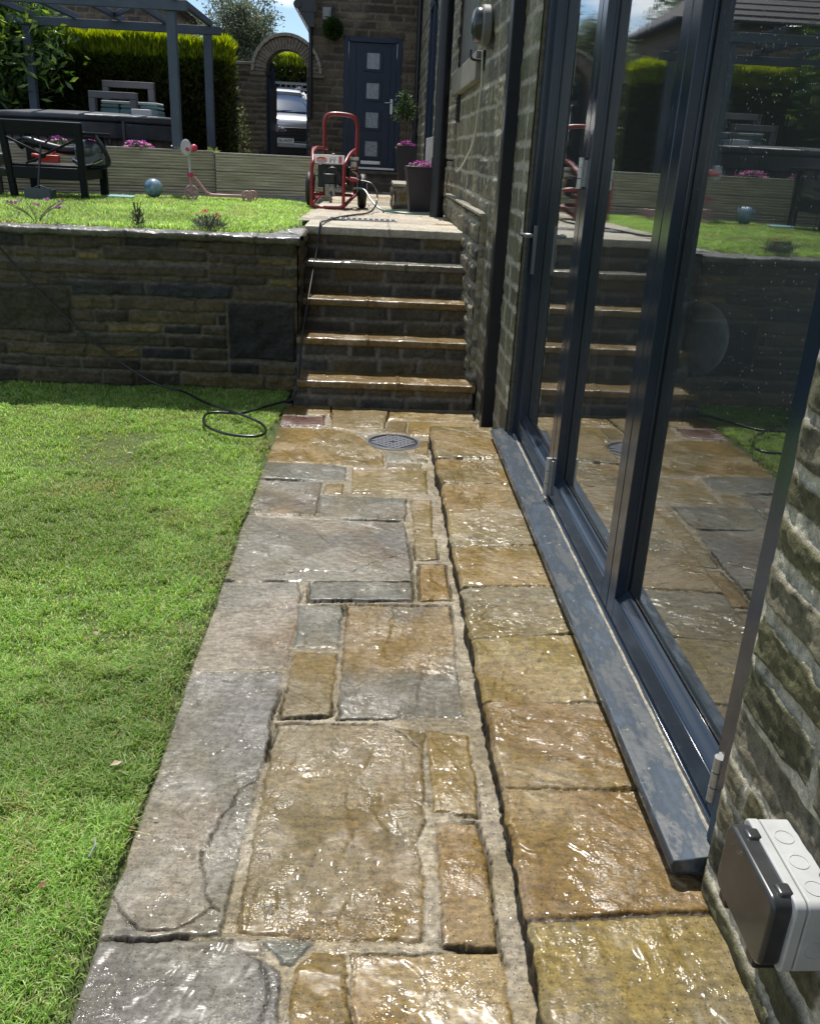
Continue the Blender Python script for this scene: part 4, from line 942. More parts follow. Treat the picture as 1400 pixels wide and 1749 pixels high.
def tree(name, label, base, h, crown_c, crown_r, n, leaf, pal, seed, m=None, limbs=9, cat='tree', clumps=60, gap=.5, csz=.32, tr=.10):
    r = random.Random(seed); R = np.random.RandomState(seed)
    t = empty(name, base, 0, label, cat)
    cc = Vector(crown_c) - Vector(base); q = MB(); tips = []
    q.tube(spline([(0, 0, -.1), (r.uniform(-.08, .08), 0, h * .3), (cc.x * .5, cc.y * .5, h * .55), (cc.x, cc.y, cc.z)], 5), [tr * (1 - .055 * i) for i in range(16)], 10)
    for i in range(limbs * 4):
        a = r.uniform(0, 2 * math.pi); e = r.uniform(-.5, 1.0); k = r.uniform(.65, 1.0)
        tip = cc + Vector((math.cos(a) * math.cos(e) * crown_r[0] * k, math.sin(a) * math.cos(e) * crown_r[1] * k, math.sin(e) * crown_r[2] * k))
        s = cc * r.uniform(.45, .9); mid = (s + tip) / 2 + Vector((r.uniform(-.1, .1), r.uniform(-.1, .1), r.uniform(0, .15)))
        rr_ = tr * r.uniform(.12, .35); q.tube(spline([s, mid, tip], 4), [rr_ * (1 - .09 * j) for j in range(9)], 5); tips += [mid, tip, (mid + tip) / 2]
    q.build('trunk', M['wood'], t)
    cl = [tips[i % len(tips)] + Vector([r.gauss(0, .10 * crown_r[0]) for _ in range(3)]) for i in range(clumps)]
    cs = np.array([r.uniform(.55, 1.3) for _ in cl]) * csz
    ci = R.randint(0, len(cl), n); CL = np.array([tuple(c) for c in cl])
    P = CL[ci] + R.normal(size=(n, 3)) * cs[ci][:, None] * np.array([.55, .55, .45])
    C = lc(n, pal, R) * (.75 + .5 * R.rand(len(cl)))[ci][:, None]
    leaves('crown', P, leaf[0] * (.7 + .6 * R.rand(n)), leaf[1] * (.7 + .6 * R.rand(n)), C, m or M['leaf'], np.tile([0, 0, .3], (n, 1)), 1.0, seed, t)
    return t

tree('garden_tree', 'airy grey-green tree rising behind the low wall left of the stone arch', (-3.0, 22, 1.0), 2.4, (-3.0, 22, 3.85), (.80, .8, 1.05), 17000, (.075, .014), [(.10, .13, .075), (.14, .17, .10), (.075, .10, .055), (.17, .20, .13)], 61, limbs=10, clumps=95, csz=.26)
LAU = [(.05, .11, .028), (.07, .15, .03), (.04, .09, .022), (.20, .30, .05)]
tree('laurel', 'large glossy-leaved laurel at the left behind the pergola', (-5.9, 14.0, 1.0), 1.6, (-5.72, 14.0, 2.45), (1.30, .75, 1.45), 36000, (.155, .024), LAU, 62, M['gloss_leaf'], limbs=12, cat='shrub', clumps=110, csz=.42)
tree('background_tree', 'dark tree glimpsed behind the neighbouring stone house', (-9.5, 30, 1.0), 4, (-9.5, 30, 5.4), (2.4, 2.2, 2.4), 16000, (.16, .05), [(.05, .08, .025), (.07, .11, .03)], 63, limbs=12, clumps=90, csz=.8, tr=.2)

# ------------------------------------------------------------------ neighbour's house
nh = empty('neighbour_house', (-7.6, 22, 1.0), 0, 'brown stone house beyond the hedge and pergola with a tiled hipped roof', 'house')
MN = (.19, .165, .13)
rel(masonry('wall', (-11.5, 22, .9), (1, 0, 0), (0, 0, 1), (0, -1, 0), np.concatenate([np.arange(0, 3.2, .04), np.arange(3.2, 6.5, .017)]), np.concatenate([np.arange(0, 2.2, .05), np.arange(2.2, 3.75, .017)]), M['farwall'], [(.15, .105, .075), (.12, .09, .07), (.17, .12, .085), (.10, .08, .065)], MN, ch=(.10, .14), ln=(.2, .42), jw=.014, relief=.014, rough=.005, seed=65, wob=.005), nh)
rel(masonry('wall', (-5.0, 22, .9), (0, 1, 0), (0, 0, 1), (1, 0, 0), np.arange(0, 6, .05), np.arange(0, 3.75, .05), M['farwall'], [(.15, .105, .075), (.12, .09, .07)], MN, seed=66), nh)
q = MB()
q.add([(-11.8, 21.7, 4.6), (-4.72, 21.7, 4.6), (-4.72, 28.3, 4.6), (-11.8, 28.3, 4.6), (-9.2, 24.9, 6.5), (-7.4, 24.9, 6.5)], [(0, 1, 5, 4), (1, 2, 5), (2, 3, 4, 5), (3, 0, 4), (3, 2, 1, 0)])
M['tiles'] = mat('roof_tiles', (.075, .065, .065), .8, 0, .35, 9, .8, 30)
rel(q.build('roof', M['tiles'], smooth=False), nh)
q = MB(); q.tube([(-11.8, 21.68, 4.6), (-4.7, 21.68, 4.6)], .06, 8); q.tube([(-4.7, 21.68, 4.6), (-4.7, 28, 4.6)], .06, 8); rel(q.build('gutter', M['black']), nh)
q = MB()
for i in range(12): q.beam((-11.8, 21.7 + i * .27, 4.62 + i * .155), (-4.74 - i * .22, 21.7 + i * .27, 4.62 + i * .155), .02, .03)
rel(q.build('tile_courses', M['tiles']), nh)

# ------------------------------------------------------------------ arch gateway
ar = empty('arch_gateway', (-1.6, 17, .95), 0, 'stone wall with a round brick arch over a gateway beside the back door', 'gateway')
def arch_hole(u, v):
    x = u - 2.78; z = v + .9
    return ((x > -1.90) & (x < -1.18) & (z < 2.82)) | ((x > -2.12) & (z > 2.76)) | ((x < -2.12) & (z > 2.89)) | ((np.hypot(x + 1.54, z - 2.8) < .37))
rel(masonry('wall', (-2.78, 16.98, .9), (1, 0, 0), (0, 0, 1), (0, -1, 0), np.arange(0, 1.64, .016), np.arange(0, 2.02, .016), M['farwall'], FARSTONE, (.15, .125, .095), ch=(.08, .13), ln=(.16, .42), jw=.012, relief=.018, rough=.008, seed=67, hole=arch_hole), ar)
q = MB(); q.bb((-2.775, 17.0, .9), (-1.90, 17.32, 2.88)); q.bb((-1.18, 17.0, .9), (BX0 - .002, 17.32, 2.75)); rel(q.build('wall_core', mat('wall_core', (.12, .10, .07), .9, 0, .3, 8, .8, 30)), ar)
q = MB(); q.bb((-2.80, 16.93, 2.885), (-2.10, 17.36, 2.935)); rel(q.build('wall_coping', mat('coping_stone', (.17, .15, .11), .85, 0, .3, 8, .6, 40), bevel=.01), ar)
q = MB(); cx, cz = -1.545, 2.80
N_ = 27
for i in range(N_):
    a0 = math.pi * i / N_ + .006; a1 = math.pi * (i + 1) / N_ - .006; ri, ro = .355, .545 + random.uniform(-.008, .008); jy = random.uniform(-.008, .008)
    pts = [(cx + ri * math.cos(a0), cz + ri * math.sin(a0)), (cx + ro * math.cos(a0), cz + ro * math.sin(a0)), (cx + ro * math.cos(a1), cz + ro * math.sin(a1)), (cx + ri * math.cos(a1), cz + ri * math.sin(a1))]
    q.prism(pts, 'y', 16.95 + jy, 17.36)
rel(q.build('arch_ring', mat('arch_brick', (.20, .16, .12), .85, 0, .45, 14, .6, 40), bevel=.004), ar)
q = MB()
for i in range(18):
    a0 = math.pi * i / 18 + .004; a1 = math.pi * (i + 1) / 18 - .004; ri, ro = .552, .605
    q.prism([(cx + r2 * math.cos(a), cz + r2 * math.sin(a)) for r2, a in ((ri, a0), (ro, a0), (ro, a1), (ri, a1))], 'y', 16.91, 17.40)
rel(q.build('arch_coping', mat('arch_coping', (.28, .25, .20), .85, 0, .3, 9, .6, 40), bevel=.004), ar)
q = MB(); q.bb((-2.17, 16.93, 2.74), (-1.91, 17.36, 2.795)); rel(q.build('springer', mat('springer', (.15, .13, .10), .85)), ar); q = MB(); q.bb((-1.19, 16.93, 2.74), (-.90, 16.99, 2.795)); q.bb((-1.19, 16.985, 2.741), (-1.16, 17.36, 2.794)); rel(q.build('springer', mat('springer', (.15, .13, .10), .85)), ar)
q = MB(); q.bb((-1.21, 17.05, .95), (-1.15, 17.11, 2.80)); q.bb((-1.93, 17.05, .95), (-1.885, 17.11, 2.80)); rel(q.build('gate_post', M['navy']), ar)
# open metal gate, swung back
gt = empty('garden_gate', (-1.87, 17.12, .95), rad(86), 'dark metal gate with spear tops standing open in the stone arch', 'gate')
q = MB(); L_ = .70
q.bb((0, -.02, .05), (.05, .02, 1.72)); q.bb((L_ - .05, -.02, .05), (L_, .02, 1.72)); q.bb((.051, -.018, .10), (L_ - .051, .018, .15)); q.bb((.051, -.018, .85), (L_ - .051, .018, .90)); q.bb((.051, -.018, 1.55), (L_ - .051, .018, 1.60))
q.bb((.051, -.012, .151), (L_ - .051, -.004, .849)); q.bb((.051, -.012, .901), (L_ - .051, -.004, 1.549)); q.build('gate_frame', M['navy'], gt)
q = MB()
for i in range(6):
    x = .10 + i * .10; zt = 1.72 + .22 * math.sin(math.pi * (i + .5) / 6); q.bb((x - .009, -.009, .151), (x + .009, .009, zt)); q.lathe((x, 0, zt), [(.004, -.01), (.026, .03), (.016, .06), (.002, .16)], 8)
q.build('gate_bars', M['navy'], gt)
q = MB(); q.bb((L_ - .055, -.05, .92), (L_ - .02, .05, 1.05)); q.tube([(L_ - .04, -.055, 1.0), (L_ - .04, -.09, 1.0), (L_ - .14, -.09, 1.0)], .010, 8); q.build('latch', M['steel'], gt)
# topiary ball
tb = empty('topiary_ball', (-.755, 16.78, 3.48), 0, 'round green topiary ball hanging from a bracket left of the blue door', 'plant')
R = np.random.RandomState(8); n = 4200; d = R.normal(size=(n, 3)); d /= np.linalg.norm(d, axis=1)[:, None]
leaves('foliage', d * (.115 + .03 * R.rand(n))[:, None], .045, .010, lc(n, [(.05, .09, .02), (.08, .13, .03), (.035, .07, .02)], R), M['leaf'], d, .5, 8, tb)
q = MB(); q.ball((0, 0, 0), .118, 14, 8); q.build('core', M['wood_dark'], tb)
q = MB(); q.tube([(0, 0, .12), (0, 0, .30)], .006, 6); q.tube(spline([(0, 0, .30), (.0, .02, .335), (.0, .10, .335), (0, .22, .32)], 4), .009, 6); q.bb((-.015, .19, .22), (.015, .215, .38)); q.build('bracket', M['black'], tb)

# ------------------------------------------------------------------ cars
def text_mesh(name, s, size, m, parent, loc, rot, ext=.002, align='CENTER'):
    cu = bpy.data.curves.new(name, 'FONT'); cu.body = s; cu.size = size; cu.extrude = ext; cu.align_x = align; cu.align_y = 'CENTER'
    tmp = bpy.data.objects.new(name, cu); col.objects.link(tmp)
    bpy.context.view_layer.update()
    me = bpy.data.meshes.new_from_object(tmp.evaluated_get(bpy.context.evaluated_depsgraph_get()))
    bpy.data.objects.remove(tmp); me.materials.clear(); me.materials.append(m)
    o = bpy.data.objects.new(name, me); link(o, parent); o.location = loc; o.rotation_euler = rot; return o
M['silver'] = mat('silver_car_paint', (.50, .51, .53), .28, .55, .06, 3, coat=.6)
M['white'] = mat('white_paint', (.62, .63, .64), .35, 0, coat=.4)
M['carglass'] = mat('windscreen_glass', (.02, .05, .11), .10, 0, spec=.4)
M['chrome'] = mat('chrome', (.7, .7, .72), .12, 1)
def loft(secs, closed_ends=True):
    q = MB(); n = len(secs[0]); V = [p for s in secs for p in s]
    F = [(i * n + j, i * n + (j + 1) % n, (i + 1) * n + (j + 1) % n, (i + 1) * n + j) for i in range(len(secs) - 1) for j in range(n)]
    if closed_ends: F += [tuple(range(n)), tuple((len(secs) - 1) * n + j for j in range(n))]
    return q.add(V, F)
def sec(y, w, z0, z1, ws=None, r=.12, n=6):
    """rounded section: width w at the waist, ws at the top"""
    ws = ws or w * .93; o = [(-w * .96, y, z0), (w * .96, y, z0), (w, y, z0 + (z1 - z0) * .35), (w, y, z0 + (z1 - z0) * .62)]
    for i in range(n + 1):
        a = rad(90 * i / n); o.append((ws - r + r * math.cos(a), y, z1 - r * .8 + r * .8 * math.sin(a)))
    for i in range(3): o.append(((ws - r) * (.5 - .5 * i), y, z1 + .012))
    L = o[:]; half = [p for p in L[4:4 + n + 1]][::-1]
    o += [(-p[0], y, p[2]) for p in half] + [(-w, y, z0 + (z1 - z0) * .62), (-w, y, z0 + (z1 - z0) * .35)]
    return o
cx_, cy_, cz_ = -2.08, 21.6, 1.25
car = empty('parked_car', (cx_, cy_, cz_), rad(10), 'silver family SUV parked nose-on, seen through the stone arch', 'car')
q = loft([sec(0, .74, .36, .80, .66, .10), sec(.06, .84, .27, .92, .74, .12), sec(.22, .90, .22, 1.00, .80, .12), sec(.6, .92, .20, 1.05, .82, .12), sec(1.15, .92, .20, 1.10, .84, .12), sec(2.4, .92, .20, 1.10, .84), sec(3.8, .92, .22, 1.08, .84), sec(4.4, .86, .30, 1.02, .78), sec(4.5, .78, .36, .95, .7)])
q.build('body', M['silver'], car)
q = loft([sec(1.12, .80, 1.02, 1.13, .78, .08), sec(1.5, .80, 1.02, 1.38, .70, .10), sec(1.92, .80, 1.02, 1.60, .63, .10), sec(2.6, .80, 1.02, 1.635, .62, .10), sec(3.6, .80, 1.02, 1.62, .61, .10), sec(4.2, .78, 1.02, 1.38, .64, .10), sec(4.42, .75, .98, 1.06, .68, .05)])
q.build('windscreen', M['carglass'], car)
q = loft([sec(1.78, .655, 1.50, 1.585, .63, .06), sec(1.95, .66, 1.50, 1.645, .635, .08), sec(2.6, .655, 1.55, 1.675, .63, .08), sec(3.7, .645, 1.52, 1.655, .62, .08), sec(3.85, .63, 1.5, 1.60, .6, .06)])
q.build('roof', M['silver'], car)
for s in (-1, 1):
    q = MB(); q.tube([(s * .80, 1.05, 1.10), (s * .745, 1.45, 1.36), (s * .67, 1.88, 1.59)], .028, 8); q.build('window_pillar', M['silver'], car)
for s in (-1, 1): q = MB(); q.tube(spline([(s * .60, 1.95, 1.665), (s * .59, 2.05, 1.72), (s * .58, 3.4, 1.715), (s * .57, 3.6, 1.65)], 4), .016, 6); q.build('roof_rail', M['steel'], car)
grl = MB(); pts = [(-.60, .78), (.60, .78), (.70, .66), (.50, .50), (-.50, .50), (-.70, .66)]
grl.prism(pts, 'y', -.045, .12); gro = grl.build('grille', M['black'], car, bevel=.01)
q = MB()
for z in (.575, .645, .715): q.bb((-.54, -.062, z - .012), (.54, -.046, z + .012))
q.build('grille_bars', mat('dark_chrome', (.09, .09, .095), .25, .6), car)
q = MB(); q.prism([(-.62, .475), (.62, .475), (.72, .36), (.5, .22), (-.5, .22), (-.72, .36)], 'y', -.02, .1); q.build('lower_grille', M['black'], car, bevel=.01)
q = MB(); q.prism([(-.74, .56), (-.56, .46), (.56, .46), (.74, .56), (.76, .48), (.66, .36), (-.66, .36), (-.76, .48)], 'y', -.055, .08); q.build('bumper', M['silver'], car, bevel=.02)
for s in (-1, 1):
    hl = MB(); hl.add([(s * .62, -.03, .77), (s * .86, .17, .86), (s * .905, .36, .93), (s * .80, .22, .94), (s * .60, .02, .85), (s * .62, .06, .70), (s * .86, .27, .76), (s * .905, .46, .85), (s * .78, .30, .92), (s * .60, .10, .82)], [(0, 1, 2, 3, 4), (5, 9, 8, 7, 6), (0, 5, 6, 1), (1, 6, 7, 2), (2, 7, 8, 3), (3, 8, 9, 4), (4, 9, 5, 0)])
    hl.build('headlight', mat('lamp_lens', (.45, .47, .5), .08, .3, coat=1), car)
    q = MB(); q.ball((s * .98, 1.42, 1.14), .095, 12, 8, (1, .55, .75)); q.bb((s * .86, 1.40, 1.09), (s * .95, 1.44, 1.13)); q.build('wing_mirror', M['silver'], car)
    for yy in (.82, 3.55):
        w = MB(); w.cyl((s * .70, yy, .34), (s * .925, yy, .34), .345, 28); wo2 = w.build('wheel', M['rubber'], car, bevel=.02)
        w = MB(); w.cyl((s * .90, yy, .34), (s * .935, yy, .34), .21, 20); w.build('rim', M['steel'], wo2)
q = MB(); q.bb((-.26, -.075, .445), (.26, -.057, .555)); plate = q.build('number_plate', mat('plate_white', (.72, .72, .68), .4), car, bevel=.002)
ft_ = text_mesh('plate_text', '56 HVM', .105, M['black'], plate, (.065, -.0765, .498), (rad(90), 0, 0), .0008); ft_.scale = (.88, 1, 1)
q = MB(); q.lathe((0, 0, 0), [(.001, .0), (.10, 0), (.105, .008), (.088, .014), (.086, .008), (.001, .008)], 28, 1, .42)
bdg = q.build('badge', M['chrome'], car); bdg.data.transform(Matrix.Rotation(rad(90), 4, 'X')); bdg.data.transform(Matrix.Translation((0, -.062, .72)))
q = MB(); q.tube(spline([(-.30, .98, 1.115), (-.05, 1.10, 1.15), (.35, 1.16, 1.165)], 5), .007, 6); q.tube(spline([(.25, .98, 1.115), (.45, 1.08, 1.14), (.70, 1.16, 1.15)], 5), .007, 6); q.build('wiper', M['black'], car)

van = empty('parked_van', (-1.9, 25.8, 1.02), rad(3), 'white van with a ladder rack parked behind the silver SUV', 'van')
q = loft([sec(0, .86, .40, .90, .78), sec(.12, .93, .30, 1.05, .84), sec(.8, .96, .28, 1.14, .86), sec(1.0, .96, .28, 1.22, .86), sec(1.6, .97, .28, 1.92, .80, .14), sec(2.2, .97, .28, 2.02, .82, .14), sec(4.9, .97, .28, 2.02, .82, .14), sec(5.0, .94, .3, 1.95, .8, .14)])
q.build('body', M['white'], van)
q = MB(); q.add([(-.74, .98, 1.24), (.74, .98, 1.24), (.64, 1.50, 1.80), (-.64, 1.50, 1.80), (-.72, 1.06, 1.20), (.72, 1.06, 1.20), (.62, 1.58, 1.76), (-.62, 1.58, 1.76)], [(0, 1, 2, 3), (4, 7, 6, 5), (0, 4, 5, 1), (1, 5, 6, 2), (2, 6, 7, 3), (3, 7, 4, 0)]); q.build('windscreen', M['carglass'], van)
q = MB(); q.bb((-.55, -.02, .55), (.55, .06, .80)); q.build('grille', M['black'], van)
for s in (-1, 1):
    q = MB(); q.bb((s * .60, -.01, .62), (s * .84, .14, .82)); q.build('headlight', M['chrome'], van, bevel=.02)
    q = MB(); q.bb((s * .99, 1.3, 1.22), (s * 1.16, 1.36, 1.44)); q.bb((s * .9, 1.31, 1.25), (s * 1.0, 1.35, 1.29)); q.build('wing_mirror', M['black'], van, bevel=.02)
    for yy in (.9, 4.1): w = MB(); w.cyl((s * .76, yy, .34), (s * .975, yy, .34), .34, 24); w.build('wheel', M['rubber'], van, bevel=.02)
lr = MB()
for z in (2.13, 2.27): lr.bb((-.88, 1.9, z - .03), (.88, 1.95, z + .03))
for i in range(12): lr.bb((-.86 + i * .15, 1.905, 2.10), (-.83 + i * .15, 1.945, 2.30))
for s in (-1, 1): lr.bb((s * .84, 1.9, 2.02), (s * .88, 4.6, 2.14))
lr.tube([(.05, 1.9, 2.28), (.25, 1.88, 2.36), (.4, 1.9, 2.28)], .02, 6)
lr.build('roof_rack', mat('alloy', (.20, .21, .22), .5, .5), van)

# ------------------------------------------------------------------ timber walls
m, n, l, p = new_mat('grooved_timber')
tx = n.new('ShaderNodeTexCoord'); mpp = n.new('ShaderNodeMapping'); mpp.inputs['Scale'].default_value = (1.2, 1.2, 22); l.new(tx.outputs['Object'], mpp.inputs[0])
t = n.new('ShaderNodeTexNoise'); t.inputs['Scale'].default_value = 2.2; t.inputs['Detail'].default_value = 7; l.new(mpp.outputs[0], t.inputs['Vector'])
rp = n.new('ShaderNodeValToRGB'); e = rp.color_ramp.elements; e[0].position = .3; e[0].color = (.32, .28, .20, 1); e[1].position = .7; e[1].color = (.70, .63, .48, 1); l.new(t.outputs['Fac'], rp.inputs[0]); l.new(rp.outputs[0], p.inputs['Base Color'])
p.inputs['Roughness'].default_value = .75
b = n.new('ShaderNodeBump'); b.inputs['Strength'].default_value = .4; b.inputs['Distance'].default_value = .004; l.new(t.outputs['Fac'], b.inputs['Height']); l.new(b.outputs[0], p.inputs['Normal'])
M['timber'] = m
def sleeper(a, b, z0, z1, label, boards=3):
    a = Vector(a); b = Vector(b); L = (b - a).length; ang = math.atan2(b.y - a.y, b.x - a.x)
    t = empty('timber_retaining_wall', (a.x, a.y, z0), ang, label, 'wall', 'timber retaining walls')
    H = z1 - z0; bh = H / boards
    for i in range(boards):
        q = MB(); zb = i * bh; zt = zb + bh - .006
        # grooved decking profile, extruded along the wall
        pr = [(.045, zb), (0, zb)]
        ng = 6; gh = (zt - zb) / ng
        for k in range(ng):
            z = zb + k * gh; pr += [(0, z + gh * .18), (-.011, z + gh * .3), (-.011, z + gh * .75), (0, z + gh * .92)]
        pr += [(0, zt), (.045, zt)]
        q.prism(pr, 'x', .003, L - .003); q.build('board', M['timber'], t, fixn=True)
    q = MB(); q.bb((0, .046, 0), (.09, .13, H - .02)); q.bb((L - .09, .046, 0), (L, .13, H - .02)); q.bb((L / 2, .046, 0), (L / 2 + .09, .13, H - .02)); q.build('post', M['wood_dark'], t)
    q = MB(); q.bb((-.01, -.008, H - .0045), (L - .004, .12, H + .016)); q.build('capping', mat('pale_capping', (.36, .34, .27), .5, 0, .3, 10, stretch=(1, 6, 6)), t, bevel=.003)
    return t
sleeper((-7.2, 8.3, 0), (-1.88, 11.42, 0), .93, 1.512, 'long grooved timber retaining wall running behind the scooter and black chair')
sleeper((-1.87, 11.30, 0), (-.52, 11.62, 0), .93, 1.50, 'short grooved timber wall section behind the red pressure washer')
q = MB(); q.prism([(-7.2, 8.43), (-1.9, 11.54), (-.55, 11.7), (-.55, 12.3), (-2.1, 14.0), (-8.5, 14.0)], 'z', .9, 1.455); tag(q.build('planting_bed', M['soil'], smooth=False), kind='structure')
q = MB(); q.prism([(-7.2, 8.20), (-1.88, 11.33), (-.60, 11.56), (-.60, 11.46), (-1.86, 11.2), (-7.2, 8.05)], 'z', .95, 1.05); tag(q.build('gravel_edging', mat('pale_edging', (.34, .33, .28), .7, 0, .3, 12, .4, 60), smooth=False), kind='structure')

# ------------------------------------------------------------------ pergola
pg = empty('pergola', (-3.45, 12.25, 1.45), 0, 'grey-blue open timber pergola with slanting rafters over the hot tub', 'pergola')
def pl_(name, fn, bevel=.004):
    q = MB(); fn(q); return rel(q.build(name, M['pergola'], bevel=bevel), pg)
for (x, y) in ((-2.31, 11.34), (-2.28, 13.5), (-4.66, 13.5), (-4.76, 11.34)):
    pl_('post', lambda q: q.bb((x - .052, y - .052, 1.40), (x + .052, y + .052, 2.955)))
pl_('beam', lambda q: q.bb((-4.95, 11.26, 2.957), (-2.12, 11.33, 3.06)))
pl_('beam', lambda q: q.bb((-4.9, 13.44, 2.957), (-2.10, 13.51, 3.06)))
for i, x in enumerate((-4.60, -4.02, -3.43, -2.84, -2.25)):
    pl_('rafter', lambda q: q.bb((x - .028, 11.2, 3.062), (x + .028, 13.62, 3.135)))
pl_('brace', lambda q: q.beam((-3.55, 13.47, 3.10), (-2.9, 12.2, 3.10), .04, .06))

# ------------------------------------------------------------------ hot tub
ht = empty('hot_tub', (-3.55, 12.25, 1.0), 0, 'large grey hot tub under a dark padded cover behind the timber wall', 'hot tub')
def ngon(r, n=8, off=0, rc=.12):
    o = []
    for i in range(n):
        a = 2 * math.pi * (i + off) / n
        for da in (-rc, 0, rc): o.append((r * math.cos(a + da) * (1 - .02 * abs(da) / rc), r * math.sin(a + da) * (1 - .02 * abs(da) / rc)))
    return o
OFF = -.22 - 1.5
q = MB(); q.prism(ngon(1.08, 6, -1.30), 'z', 0, .78); q.build('cabinet', mat('tub_cabinet', (.15, .135, .13), .7, 0, .2, 4, stretch=(20, 20, 1), bump=.4, bs=6), ht, bevel=.01)
q = MB()
pts = ngon(1.09, 6, -1.30)
for i in range(len(pts)):
    a = Vector(pts[i]); b = Vector(pts[(i + 1) % len(pts)]); L = (b - a).length; k = max(1, int(L / .11))
    for j in range(k): c = a.lerp(b, j / k); q.box((c.x, c.y, .38), (.012, .012, .72))
q.build('cabinet_batten', mat('tub_batten', (.045, .042, .04), .7), ht)
m_cv = mat('vinyl_cover', (.04, .047, .06), .42, 0, .3, 5, .8, 4, dist=.03)
q = MB(); q.prism(ngon(1.15, 6, -1.30), 'z', .60, .785); q.build('cover_skirt', m_cv, ht, bevel=.02)
# cover slab folded in two, sagging
q = MB(); o1 = ngon(1.17, 6, -1.30)
V = [(x, y, .79) for x, y in o1] + [(x, y, .865 + .035 * fbm(np.array([x * 2.]), np.array([y * 2.]), 4, 2)[0]) for x, y in o1] + [(x * .6, y * .6, .895) for x, y in o1]; n_ = len(o1)
F = [tuple(range(n_))[::-1]] + [(i, (i + 1) % n_, n_ + (i + 1) % n_, n_ + i) for i in range(n_)] + [(n_ + i, n_ + (i + 1) % n_, 2 * n_ + (i + 1) % n_, 2 * n_ + i) for i in range(n_)] + [tuple(range(2 * n_, 3 * n_))]
q.add(V, F); q.build('cover', m_cv, ht, bevel=.02)
for x in (.45, .62): q = MB(); q.bb((x, -.95, .55), (x + .03, -.90, .80)); q.build('strap', M['black'], ht)
q = MB(); q.bb((.55, -.2, .88), (.80, .0, .96)); 
bx = tag(q.build('white_box', mat('pale_plastic', (.5, .5, .48), .5), bevel=.01), 'small pale box lying on the right end of the dark tub cover', 'box'); bx.location = ht.location
# outdoor sofa with deep frame arms
sf = empty('garden_sofa', (-3.45, 14.0, 1.40), 0, 'grey framed garden sofa with pale teal cushions behind the hot tub', 'sofa')
m_sf = mat('sofa_frame', (.12, .115, .12), .6, 0, .15, 6)
def armf(y0, x0, x1, zt):
    q = MB(); w = .085
    q.bb((x0, y0, 0), (x0 + w, y0 + .12, zt - w)); q.bb((x1 - w, y0, 0), (x1, y0 + .12, zt - w)); q.bb((x0, y0, zt - w + .001), (x1, y0 + .12, zt)); q.bb((x0 + w + .001, y0 + .02, zt - w - .36), (x1 - w - .001, y0 + .10, zt - w - .30)); return q.build('side_frame', m_sf, sf, bevel=.006)
armf(-.60, -.45, .19, .80); armf(.0, -.42, .30, .97)
q = MB(); q.bb((-.40, -.47, .44), (.46, -.01, .50)); q.bb((.40, -.47, 0), (.46, -.41, .44)); q.build('seat_frame', m_sf, sf)
q = MB()
for i in range(3): q.bb((-.34 + i * .265, -.46, .502), (-.08 + i * .265, -.02, .60))
for i in range(3): q.bb((-.335 + i * .265, -.45, .602), (-.085 + i * .265, -.03, .655))
q.build('cushion', mat('teal_cushion', (.16, .27, .27), .85, 0, .15, 10, .4, 30), sf, bevel=.03, seg=3)
q = MB(); q.bb((-.33, -.44, .657), (.44, -.05, .695)); q.build('towel', mat('pale_towel', (.5, .56, .54), .9, 0, .15, 12, .5, 30), sf, bevel=.012)

# ------------------------------------------------------------------ black timber armchair, seen from behind
ch_ = empty('garden_armchair', (-3.2, 9.75, 1.02), 0, 'black slatted timber armchair standing on the upper lawn at the left', 'chair')
M['bt'] = mat('black_timber', (.006, .008, .010), .5, 0, .3, 10, .3, 60, stretch=(1, 1, 6), dist=.002)
M['bt'].node_tree.nodes['Principled BSDF'].inputs['Specular IOR Level'].default_value = .2
def C_(name, fn, b_=.006): q = MB(); fn(q); return q.build(name, M['bt'], ch_, bevel=b_)
C_('leg', lambda q: q.beam((-.32, -.36, .0), (-.36, -.42, .69), .062, .06))
C_('leg', lambda q: q.beam((.36, -.36, .0), (.36, -.42, .69), .062, .06))
C_('leg', lambda q: q.beam((-.38, .40, .0), (-.40, .40, .60), .075, .07))
C_('leg', lambda q: q.beam((.34, .40, .0), (.34, .40, .60), .075, .07))
C_('top_rail', lambda q: q.box((0, -.42, .655), (.80, .035, .12), (rad(6), 0, 0)))
C_('back_brace', lambda q: (q.beam((-.33, -.41, .56), (.02, -.38, .40), .02, .022), q.beam((.33, -.41, .56), (-.02, -.38, .40), .02, .022), q.beam((.02, -.38, .40), (-.18, -.37, .33), .02, .02)))
C_('armrest', lambda q: q.bb((-.47, -.40, .602), (-.35, .50, .635)))
C_('armrest', lambda q: q.bb((.29, -.40, .602), (.42, .50, .635)))
C_('seat_rail', lambda q: (q.bb((-.35, -.40, .19), (.33, -.36, .30)), q.bb((-.36, .36, .19), (.32, .40, .30)), q.bb((-.37, -.35, .19), (-.33, .355, .30)), q.bb((.31, -.35, .19), (.35, .355, .30))))
C_('seat', lambda q: [q.bb((-.36, -.34 + i * .104, .302), (.34, -.25 + i * .104, .325)) for i in range(8)])
